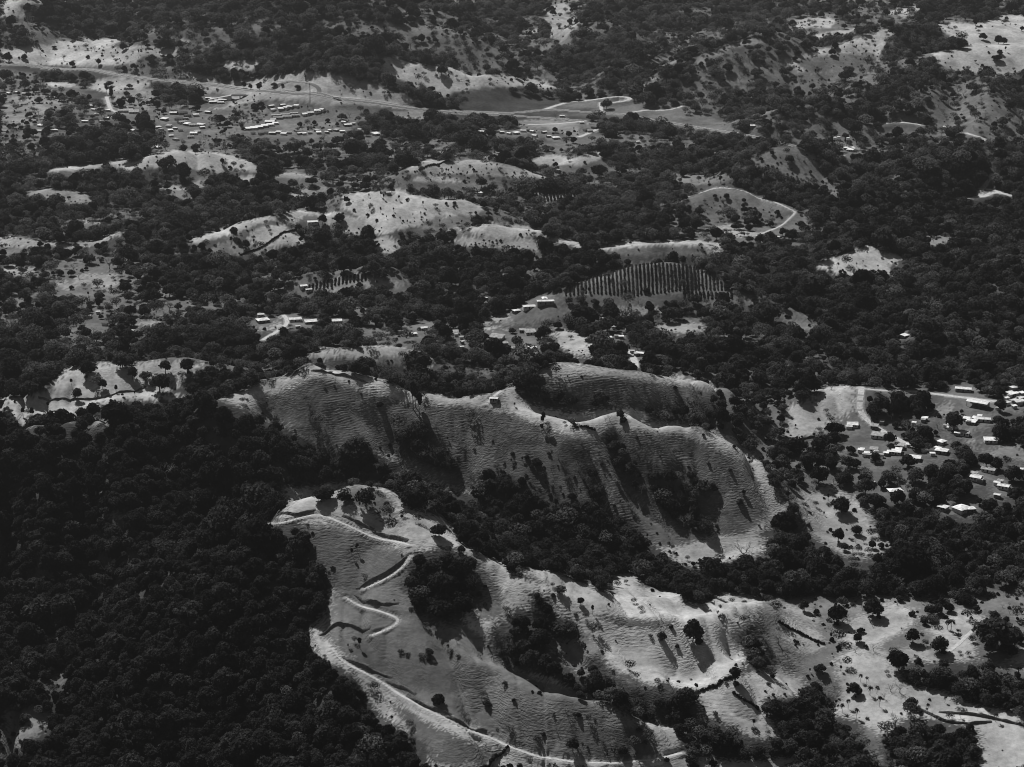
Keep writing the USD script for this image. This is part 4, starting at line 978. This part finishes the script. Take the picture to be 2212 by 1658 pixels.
kind = np.where(isfringe & (pick < .85), np.where(rsub % 5 < 2, 5, np.where(rsub % 5 < 4, 6, 3)), kind)
form = np.array([FORM_ID[(names[k], int(r) % len(FORMS[names[k]]))] for k, r in zip(kind, rsub)])
base_s = np.clip(cs / 6.3, .85, 1.25) * rng.lognormal(0, .32, n) * np.where(isfringe, .62, np.where(scrub, .72, 1.0)) * .88
scale = np.stack([base_s * rng.uniform(.9, 1.15, n), base_s * rng.uniform(.9, 1.15, n), base_s * rng.uniform(.78, 1.15, n)], 1)
pos = np.stack([cx, cy, cz - .25], 1)
left = dark_side
for name, label, m in (('near_forest', 'dense dark evergreen forest on the shaded slope at the lower left', left),
                       ('ridge_forest', 'dark woodland and scrub in the hollows between the grass ridges', ~left & (woods_v > 760)),
                       ('valley_forest', 'dense mixed woodland across the middle valley behind the grass ridges', ~left & (woods_v <= 760) & (woods_v > 300)),
                       ('far_forest', 'hazy forest over the far hills beyond the highway', ~left & (woods_v <= 300))):
    forest(name, label, pos[m], form[m], scale[m])
print('woods', n, [int(m.sum()) for m in (left,)])

# ------------------------------------------------------------------ single trees, palms and bushes
SIZE0 = {'broad': 10.0, 'round': 7.4, 'pale': 10.4, 'dry': 9.4, 'bare': 9.0, 'bush': 4.2, 'dry_bush': 4.0, 'palm': 5.0, 'slim': 3.4}
WORD = {'broad': 'broad dark tree', 'round': 'round dark tree', 'pale': 'wide paler tree', 'dry': 'thin dry tree', 'bare': 'leafless tree', 'bush': 'dark bush', 'dry_bush': 'dry grey bush', 'palm': 'palm tree', 'slim': 'narrow dark tree'}
NAME = {'broad': 'tree', 'round': 'tree', 'pale': 'tree', 'dry': 'tree', 'bare': 'bare_tree', 'bush': 'bush', 'dry_bush': 'bush', 'palm': 'palm_tree', 'slim': 'tree'}
TREES_MADE = []
def tree(kind, u, v, wp, where, tall=None, what=None):
    P = on_land(u, v)[0]; D = math.hypot(P[0], P[1])
    s = wp * D / FP / SIZE0[kind]; s = min(max(s, .3), 2.6); i = random.randrange(len(FORMS[kind]))
    x = UsdGeom.Xform.Define(stage, '/World/' + numbered(NAME[kind]))
    hz = s * (tall or random.uniform(.85, 1.1)) * (1.25 if kind in ('palm', 'slim') and s < .8 else 1)
    x.AddTranslateOp().Set(Gf.Vec3d(*map(float, P))); x.AddRotateZOp().Set(random.uniform(0, 360)); x.AddScaleOp().Set(Gf.Vec3f(s, s, hz))
    x.GetPrim().GetReferences().AddInternalReference(form_path(kind, i)); x.GetPrim().SetInstanceable(True)
    tag(x, None, {'bush': 'bush', 'palm_tree': 'palm tree'}.get(NAME[kind], 'tree'), 'trees and bushes ' + where)
    TREES_MADE.append((x.GetPrim(), what or ('small ' if s < .62 else 'large ' if s > 1.35 else '') + WORD[kind], where, u))
def trees(where, text):
    for k in text.split():
        q = k.split(',')
        tree(q[0], float(q[1]), float(q[2]), float(q[3]), where, float(q[4]) if len(q) > 4 else None)
trees('on the bright hillside pasture at the left', 'broad,190,812,38 broad,265,795,35 slim,187,825,8 round,287,820,27 pale,315,823,27 round,357,806,28 broad,345,848,46 round,405,808,36 dry,210,838,30 round,222,842,22 slim,154,832,8 slim,251,850,9 round,168,865,25 bush,32,869,6 slim,104,884,8 slim,50,900,10 slim,70,905,12 broad,30,855,25 bush,240,868,8')
trees('behind the crest of the main grass ridge', 'broad,787,806,45 broad,900,812,60 dry,902,846,52 bush,844,828,14 dry,820,812,30 slim,893,885,20,1.7 slim,906,900,18,1.6 slim,898,880,16,1.5')
trees('on the grass saddle of the main ridge', 'round,1340,907,22 bare,1317,909,16 bare,1308,911,12 bare,1352,905,14 bush,1346,914,18 dry,1220,918,10 slim,1174,928,13,1.6 slim,1170,935,11 bare,1088,890,14 bare,1094,880,12 bare,1100,900,10 bush,1519,942,8')
trees('on the dark slopes of the main ridge', 'dry,690,925,34 dry,860,930,44 bush,820,880,18 bush,905,930,24 bush,1320,955,22 dry,1455,985,20 bush,1540,1060,22 dry,1500,1080,26 bush,1600,1090,18 slim,1700,1080,12')
trees('on the knoll of the foreground spur', 'broad,700,1083,46,.7 round,948,1160,44,.62 dry,905,1130,28 dry,745,1080,30 pale,790,1095,44 dry,835,1120,36 slim,772,1192,10 slim,777,1400,12 dry_bush,866,1412,16 dry_bush,880,1416,14 dry_bush,912,1422,20 bush,926,1428,12 dry_bush,972,1413,18 dry_bush,990,1420,12 bare,987,1390,20 slim,760,1200,8 bush,985,1150,16 bush,1010,1172,22')
trees('on the foreground pasture right of the gully', 'pale,1210,1282,28,.7 bush,1195,1290,12 round,1254,1306,18 slim,1280,1327,9 dry,1265,1337,16 broad,1217,1370,60,.55 bush,1167,1306,20 bush,1182,1326,22 bush,1160,1290,16 dry,1287,1370,34 dry_bush,1257,1394,16 bare,1297,1406,16 bush,1300,1410,9 bush,1430,1382,24 bush,1450,1357,12 bush,1463,1400,12 dry_bush,1405,1377,12 bush,1225,1392,6 bush,1330,1385,4 bush,1315,1308,7 bush,1404,1308,4 dry,1314,1280,22')
trees('on the lower foreground slope', 'bush,947,1520,34 dry,1043,1508,22 bush,1052,1527,22 bare,1000,1557,16 bush,1150,1496,8 round,1237,1624,34 bush,1440,1646,16 dry,1270,1560,18 dry_bush,1090,1480,14 bush,1110,1515,10 bush,1380,1580,14 dry,1400,1600,30 dry_bush,1160,1600,18 bush,1175,1590,12')
trees('in the right foreground pastures', 'bare,1606,1210,64,.8 round,1497,1224,13 broad,1496,1388,46,1.35 bush,1510,1392,20 dry_bush,1560,1337,20 bare,1572,1335,14 round,1587,1470,30 bush,1590,1482,16 bush,1494,1650,32 bush,1541,1654,22 round,1971,1390,38 broad,2030,1410,40 broad,1941,1450,48 round,1894,1224,25,1.2 broad,1968,1242,84 dry,2010,1200,44 round,1810,1172,30 bush,1794,1147,10 bare,1751,1177,14 broad,2154,1402,92 round,1737,1320,25 bush,1764,1327,16 broad,1884,1332,46 broad,1807,1347,44 bare,1847,1410,20 bare,1887,1407,22 bare,1977,1352,14 bare,1984,1349,10 bare,1995,1345,12 bare,1884,1354,14 bare,1934,1572,44 bare,1910,1510,18 bare,1944,1497,36 broad,1847,1502,32 dry,2197,1557,24 bare,1697,1330,10 bush,1717,1387,9 bush,1860,1367,18 bush,1870,1400,12 dry,1830,1440,24 dry,2076,1519,8 bush,1985,1540,16 dry,1960,1540,22 bush,1500,1660,20 dry_bush,1545,1545,14 bare,1548,1550,14')
trees('among the right foreground pastures', 'palm,2097,1350,12 palm,2054,1364,22 palm,2046,1360,14 palm,1859,1474,11 palm,1879,1502,13 palm,1894,1500,11 palm,1899,1527,13 palm,1850,1552,13 palm,1819,1540,13 palm,1832,1532,12 palm,2041,1519,8 palm,2004,1537,10 palm,2112,1536,8 palm,2136,1547,9 palm,2151,1560,13 palm,2074,1552,9 palm,2200,1462,16 palm,1872,1478,10 palm,1845,1490,10 palm,1812,1525,10')
trees('around the village at the right edge', 'broad,1816,1107,42 round,2077,895,9 round,1767,1010,26 round,1850,1014,24 slim,1789,1082,8 dry,1794,987,30 broad,1960,1010,36 broad,2060,930,40 broad,1920,960,28 round,1890,1000,24 broad,2010,1040,38 broad,2130,1010,34 round,2160,890,28 broad,1900,890,40 broad,1990,885,44 dry,1870,1040,30 broad,1940,1090,34 round,2070,1080,30 broad,2190,1040,40 bare,1860,1060,22')
trees('on the bright clearing in the right-hand forest', 'palm,1776,571,5 palm,1810,581,7 bush,1815,590,8 palm,1850,577,5 palm,1864,571,5 palm,1896,581,5 palm,1841,589,6 palm,1869,591,5 bare,1794,589,14 bare,1918,576,10 bush,1830,562,5')
trees('on the bright middle pasture', 'broad,750,438,13 slim,797,428,4 slim,823,426,5 slim,829,431,5 slim,862,433,6 slim,799,457,5 slim,822,460,5 slim,850,458,4 bush,850,468,7 bush,794,467,9 bush,814,479,8 slim,864,478,4 slim,892,468,3 slim,880,484,4 bush,917,463,6 slim,909,466,4 slim,944,457,4 slim,914,446,5 bush,879,434,7 bush,964,442,7 bush,982,442,10 slim,910,476,4 slim,950,484,4 slim,922,483,4 bush,765,456,8 slim,972,474,4 slim,835,473,3 slim,745,432,4')
trees('on the rounded pastures below the highway hamlet', 'palm,1030,379,5 palm,1044,384,4 slim,964,374,4 slim,1009,382,4 slim,1074,363,5 slim,1057,352,5 slim,990,372,4 slim,1020,366,3 slim,1130,372,4 slim,1110,380,4 slim,950,382,4 bush,930,390,4 slim,975,368,4 slim,1000,376,3 slim,1150,378,4 dry,912,372,14')
trees('in front of the rounded middle hill', 'palm,1027,531,5 palm,1035,534,5 palm,1044,527,5 palm,1057,530,6 palm,1064,532,6 palm,1074,537,6 palm,1047,540,5 palm,1041,514,5 palm,1085,542,5 palm,1098,540,6 palm,1110,541,6 palm,1122,540,5 palm,1015,540,5 palm,1005,545,6 palm,1140,538,4 slim,1363,524,3,2.0')
trees('on the left hilltop pasture', 'pale,360,364,42,.62 bush,395,357,8 round,480,355,11 round,423,334,13 slim,450,336,3 bush,497,365,10 round,230,372,20 slim,400,346,3 slim,488,352,2,2.0 bush,512,378,5')
trees('on the far left pasture', 'broad,118,105,11,.5 broad,18,134,19 bare,88,121,12 bare,138,132,18 bush,53,128,14 bare,82,143,11 round,213,141,12 broad,267,110,17 round,367,106,12 broad,400,122,17 bare,282,136,6 slim,300,117,3 slim,315,112,3 slim,240,120,3 slim,250,115,3 slim,335,110,3 slim,345,118,3 slim,385,119,3 bush,190,127,10 slim,225,115,3 bare,205,112,14')
trees('around the far left village', 'broad,235,188,18,.7 pale,280,191,14,.7 round,193,219,14 slim,242,226,12,1.6 slim,230,204,9 round,262,236,22 bare,270,207,14 dry,300,215,14')
trees('by the loop of the slip roads', 'broad,592,187,14,.6 pale,643,192,14,.6 round,527,191,12 round,541,194,10 round,560,195,15 bush,610,186,8')
trees('on the left hill pasture by the farmhouse', 'round,505,512,19 slim,500,527,8 broad,667,454,26 broad,690,451,27 round,697,485,21 slim,533,530,5 bare,597,468,16 bush,650,520,10 slim,545,505,4')
trees('on the far right plateau pasture', 'broad,2154,131,24,.5 broad,2124,87,16 broad,2157,96,20 broad,2168,96,16 round,2107,56,14 round,2174,46,9 round,2207,68,10 bush,2160,118,14 bush,2135,115,6 slim,2172,112,5')
trees('on the far right sloping pasture', 'broad,1797,121,16 bush,1764,113,9 broad,1804,106,16 slim,1871,120,6 slim,1877,128,4 slim,1844,121,3 bush,1896,167,6 slim,1824,108,3 slim,1850,105,4 slim,1862,102,4 slim,1890,106,5 slim,1838,97,3')
trees('in the clearing at the lower left corner', 'bare,25,1565,16 bush,53,1559,26 bush,18,1602,10 bush,23,1608,9 dry,85,1545,24 dry,60,1525,24')
trees('rising pale out of the dark left forest', 'pale,243,1318,40,.9')

single_out(TREES_MADE)
# ------------------------------------------------------------------ orchards: every planted row is a thing
def crop_rows(u0, u1, n, top, bottom, lean, where, width):
    made = []
    for k, u in enumerate(np.linspace(u0, u1, n)):
        vt, vb = float(np.interp(u, *top)), float(np.interp(u, *bottom))
        if vb - vt < 4: continue
        vv = np.linspace(vt, vb, 6); P = along(on_land(u + lean * (vv - vt), vv), 1.2)
        r = np.random.default_rng(1000 + k); parts = []
        for p in P:
            m = trimesh.creation.icosphere(1, 1.0); s = width * r.uniform(.72, 1.25)
            v = m.vertices * [s, s, s * r.uniform(.75, 1.05)] * (1 + .5 * (meshkit.noise(m.vertices * 1.4 + r.uniform(0, 50), 3)[:, None] - .5))
            parts.append((v + [p[0] + r.normal() * .2, p[1] + r.normal() * .2, float(ground(p[0:1], p[1:2])[0]) + s * .6], m.faces))
        if not parts: continue
        prim = tag(usdkit.mesh(stage, '/World/' + numbered('crop_row'), join(parts), leaf_dark), None, 'crop row', 'planted rows ' + where)
        made.append((prim, 'row of dark bushes', where, u))
    single_out(made)
crop_rows(1222, 1566, 42, ([1204, 1237, 1284, 1370, 1410, 1474, 1514, 1544, 1570], [641, 618, 597, 574, 569, 573, 583, 599, 622]), ([1204, 1270, 1370, 1474, 1570], [642, 634, 640, 627, 628]), .06, 'on the dark plantation hill', .95)
crop_rows(1478, 1580, 13, ([1478, 1580], [631, 634]), ([1478, 1580], [648, 645]), .06, 'below the plantation hill track', 1.1)
crop_rows(660, 790, 17, ([650, 700, 740, 790], [622, 608, 599, 592]), ([650, 700, 740, 790], [628, 624, 614, 606]), -.1, 'in the small terraced orchard', 1.0)
crop_rows(1150, 1255, 15, ([1144, 1200, 1264], [414, 417, 420]), ([1144, 1170, 1204, 1264], [430, 437, 433, 424]), .2, 'in the small far orchard', 1.2)

# ------------------------------------------------------------------ the road bridge over the highway
A, B = on_land(500, 215)[0], on_land(582, 193)[0]
mid = (A + B) / 2; span = float(np.hypot(*(B - A)[:2])); zt = max(A[2], B[2]) + 1.0
x = UsdGeom.Xform.Define(stage, '/World/road_bridge'); x.AddTranslateOp().Set(Gf.Vec3d(float(mid[0]), float(mid[1]), float(min(A[2], B[2])))); x.AddRotateZOp().Set(math.degrees(math.atan2(B[1] - A[1], B[0] - A[0])))
tag(x, 'pale concrete road bridge crossing over the highway at the far left', 'bridge')
h_ = 6.2; L = span / 2
usdkit.mesh(stage, '/World/road_bridge/deck', join([box(-L, -4, h_ - .9, L, 4, h_)]), concrete)
usdkit.mesh(stage, '/World/road_bridge/parapet', box(-L, -4.25, h_ - .2, L, -4.0, h_ + 1.0), concrete)
usdkit.mesh(stage, '/World/road_bridge/parapet_001', box(-L, 4.0, h_ - .2, L, 4.25, h_ + 1.0), concrete)
for k, sx in enumerate((-L * .55, 0, L * .55)):
    usdkit.mesh(stage, '/World/road_bridge/pier' + ('' if k == 0 else '_%03d' % k), box(sx - .6, -3.4, -2, sx + .6, 3.4, h_ - .9), concrete)
for k, s in enumerate((-1, 1)):
    v = np.array([[s * L, -4, h_], [s * L, 4, h_], [s * (L + 34), -4, .2], [s * (L + 34), 4, .2], [s * L, -8, -2], [s * L, 8, -2], [s * (L + 34), -5, -2], [s * (L + 34), 5, -2]])
    hull = trimesh.convex.convex_hull(v)
    usdkit.mesh(stage, '/World/road_bridge/ramp' + ('' if k == 0 else '_%03d' % k), hull, dirt)
# water tanks on stilts at the works
for k, (u, v) in enumerate(((1803, 314), (1811, 313), (1831, 321))):
    P = on_land(u, v)[0]; nm = numbered('water_tower'); t = UsdGeom.Xform.Define(stage, '/World/' + nm); t.AddTranslateOp().Set(Gf.Vec3d(*map(float, P)))
    tag(t, ('white water tank on legs at the works in the far right woods, %s' % ('leftmost', 'middle one', 'rightmost and tallest')[k]), 'water tower', 'water tanks at the works')
    hh = 9 if k < 2 else 13; m = trimesh.creation.cylinder(2.4, 3.4, sections=14); m.apply_translation([0, 0, hh])
    usdkit.mesh(stage, '/World/%s/tank' % nm, m, roof_white)
    for q, (sx, sy) in enumerate(((-1.5, -1.5), (1.5, -1.5), (1.5, 1.5), (-1.5, 1.5))):
        usdkit.mesh(stage, '/World/%s/leg' % nm + ('' if q == 0 else '_%03d' % q), box(sx - .2, sy - .2, -1, sx + .2, sy + .2, hh - 1.7), roof_grey)

# hedges along the pasture bounds
for text, label in (('1514,1493 1550,1481 1584,1463', 'dark hedge between two right foreground pastures'), ('1584,1498 1610,1515 1637,1532', 'thin dark hedge running down the right foreground pasture'),
                    ('1098,1614 1070,1635 1037,1660', 'dark hedge falling from the ridge track to the bottom edge'), ('1683,1345 1735,1372 1778,1392', 'hedge between strips of pasture at lower right'),
                    ('520,552 570,532 600,512 640,497', 'hedge between the left hill pastures'), ('1200,902 1245,925 1285,930', 'low hedge along the edge of the grass saddle'), ('905,368 937,356 965,349', 'dark hedge on the rounded far pasture')):
    p = pts(text); P = along(on_land(p[:, 0], p[:, 1]), 1.1); r = np.random.default_rng(len(label)); parts = []
    for q in P:
        m = trimesh.creation.icosphere(1, 1.0); s = r.uniform(.75, 1.3)
        parts.append((m.vertices * [s, s, s * r.uniform(.8, 1.3)] * (1 + .6 * (meshkit.noise(m.vertices * 1.6 + r.uniform(0, 50), 3)[:, None] - .5)) + [q[0] + r.normal() * .2, q[1] + r.normal() * .2, float(ground(q[0:1], q[1:2])[0]) + s * .45], m.faces))
    tag(usdkit.mesh(stage, '/World/' + numbered('hedge'), join(parts), leaf_dark), label, 'hedge')
# traffic on the highway
tyre = plain_look('tyre', .02, .03); glass_dark = plain_look('dark_window', .02, .03)
def vehicle(name, u, v, line, L, W, H, look_, label, cat):
    Pt = on_land(u, v)[0]; Q = LAID[line][2]; k = int(np.argmin(np.hypot(Q[:, 0] - Pt[0], Q[:, 1] - Pt[1]))); k = min(max(k, 1), len(Q) - 2); d = Q[k + 1] - Q[k - 1]
    x = UsdGeom.Xform.Define(stage, '/World/' + name); z = float(ground(Q[k:k + 1, 0], Q[k:k + 1, 1])[0]) + .32
    x.AddTranslateOp().Set(Gf.Vec3d(float(Q[k, 0]), float(Q[k, 1]), z)); x.AddRotateZOp().Set(math.degrees(math.atan2(d[1], d[0]))); tag(x, label, cat); at = '/World/%s/' % name
    if cat == 'truck':
        usdkit.mesh(stage, at + 'cargo_box', box(-L / 2, -W / 2, .9, L * .22, W / 2, H), look_); usdkit.mesh(stage, at + 'cab', box(L * .25, -W / 2, .6, L / 2, W / 2, H * .78), look_)
        usdkit.mesh(stage, at + 'windscreen', box(L / 2, -W * .42, H * .45, L / 2 + .04, W * .42, H * .7), glass_dark)
    else:
        usdkit.mesh(stage, at + 'body', box(-L / 2, -W / 2, .35, L / 2, W / 2, .9), look_)
        usdkit.mesh(stage, at + 'cabin', trimesh.convex.convex_hull(np.array([[a * L, b * W, z_] for b in (-.44, .44) for a, z_ in ((-.42, .9), (.25, .9), (-.32, H), (.1, H))])), glass_dark)
    n = 0
    for sx in (-L * .32, L * .32):
        for sy in (-W / 2, W / 2):
            m = trimesh.creation.cylinder(.42, .3, sections=10); m.apply_transform(trimesh.transformations.rotation_matrix(math.pi / 2, [1, 0, 0])); m.apply_translation([sx, sy, .42])
            usdkit.mesh(stage, at + 'wheel' + ('' if n == 0 else '_%03d' % n), m, tyre); n += 1
vehicle('truck', 727, 219, 0, 11, 2.5, 3.6, roof_white, 'white truck on the highway right of the slip road loop', 'truck')
vehicle('car', 985, 245, 0, 4.6, 1.9, 1.5, roof_white, 'pale car on the highway below the dark field', 'car')
P = on_land(670, 228)[0]; x = UsdGeom.Xform.Define(stage, '/World/radio_mast'); x.AddTranslateOp().Set(Gf.Vec3d(*map(float, P))); tag(x, 'thin lattice mast standing by the highway right of the bridge', 'mast')
for k, (sx, sy) in enumerate(((-1, -1), (1, -1), (1, 1), (-1, 1))):
    usdkit.mesh(stage, '/World/radio_mast/leg' + ('' if k == 0 else '_%03d' % k), tube([[sx * 1.3, sy * 1.3, -1], [sx * .3, sy * .3, 32]], [.16, .1], 4), roof_grey)
for k in range(8):
    a = 1.3 - k * .125; z = k * 4.0 + 1
    usdkit.mesh(stage, '/World/radio_mast/brace' + ('' if k == 0 else '_%03d' % k), join([tube([[-a, -a, z], [a, -a, z + 3.6]], [.08, .08], 3), tube([[a, -a, z], [a, a, z + 3.6]], [.08, .08], 3), tube([[a, a, z], [-a, a, z + 3.6]], [.08, .08], 3), tube([[-a, a, z], [-a, -a, z + 3.6]], [.08, .08], 3)]), roof_grey)

# ------------------------------------------------------------------ the air
haze_look = usdkit.material(stage, '/World/Looks/haze_look', {'v': ('principled_volume', {'color': (.9, .9, .9), 'density': HAZE, 'anisotropy': .35})}, [], volume='v.volume')
hz = trimesh.creation.box([2 * RAD[-1] + 200, 2 * RAD[-1] + 200, 560 - (GZ.min() - 1)]); hz.apply_translation([0, 0, (560 + GZ.min() - 1) / 2])
tag(usdkit.mesh(stage, '/World/haze', hz, haze_look), 'thin pale haze in the air over the valley', 'haze', kind='stuff')
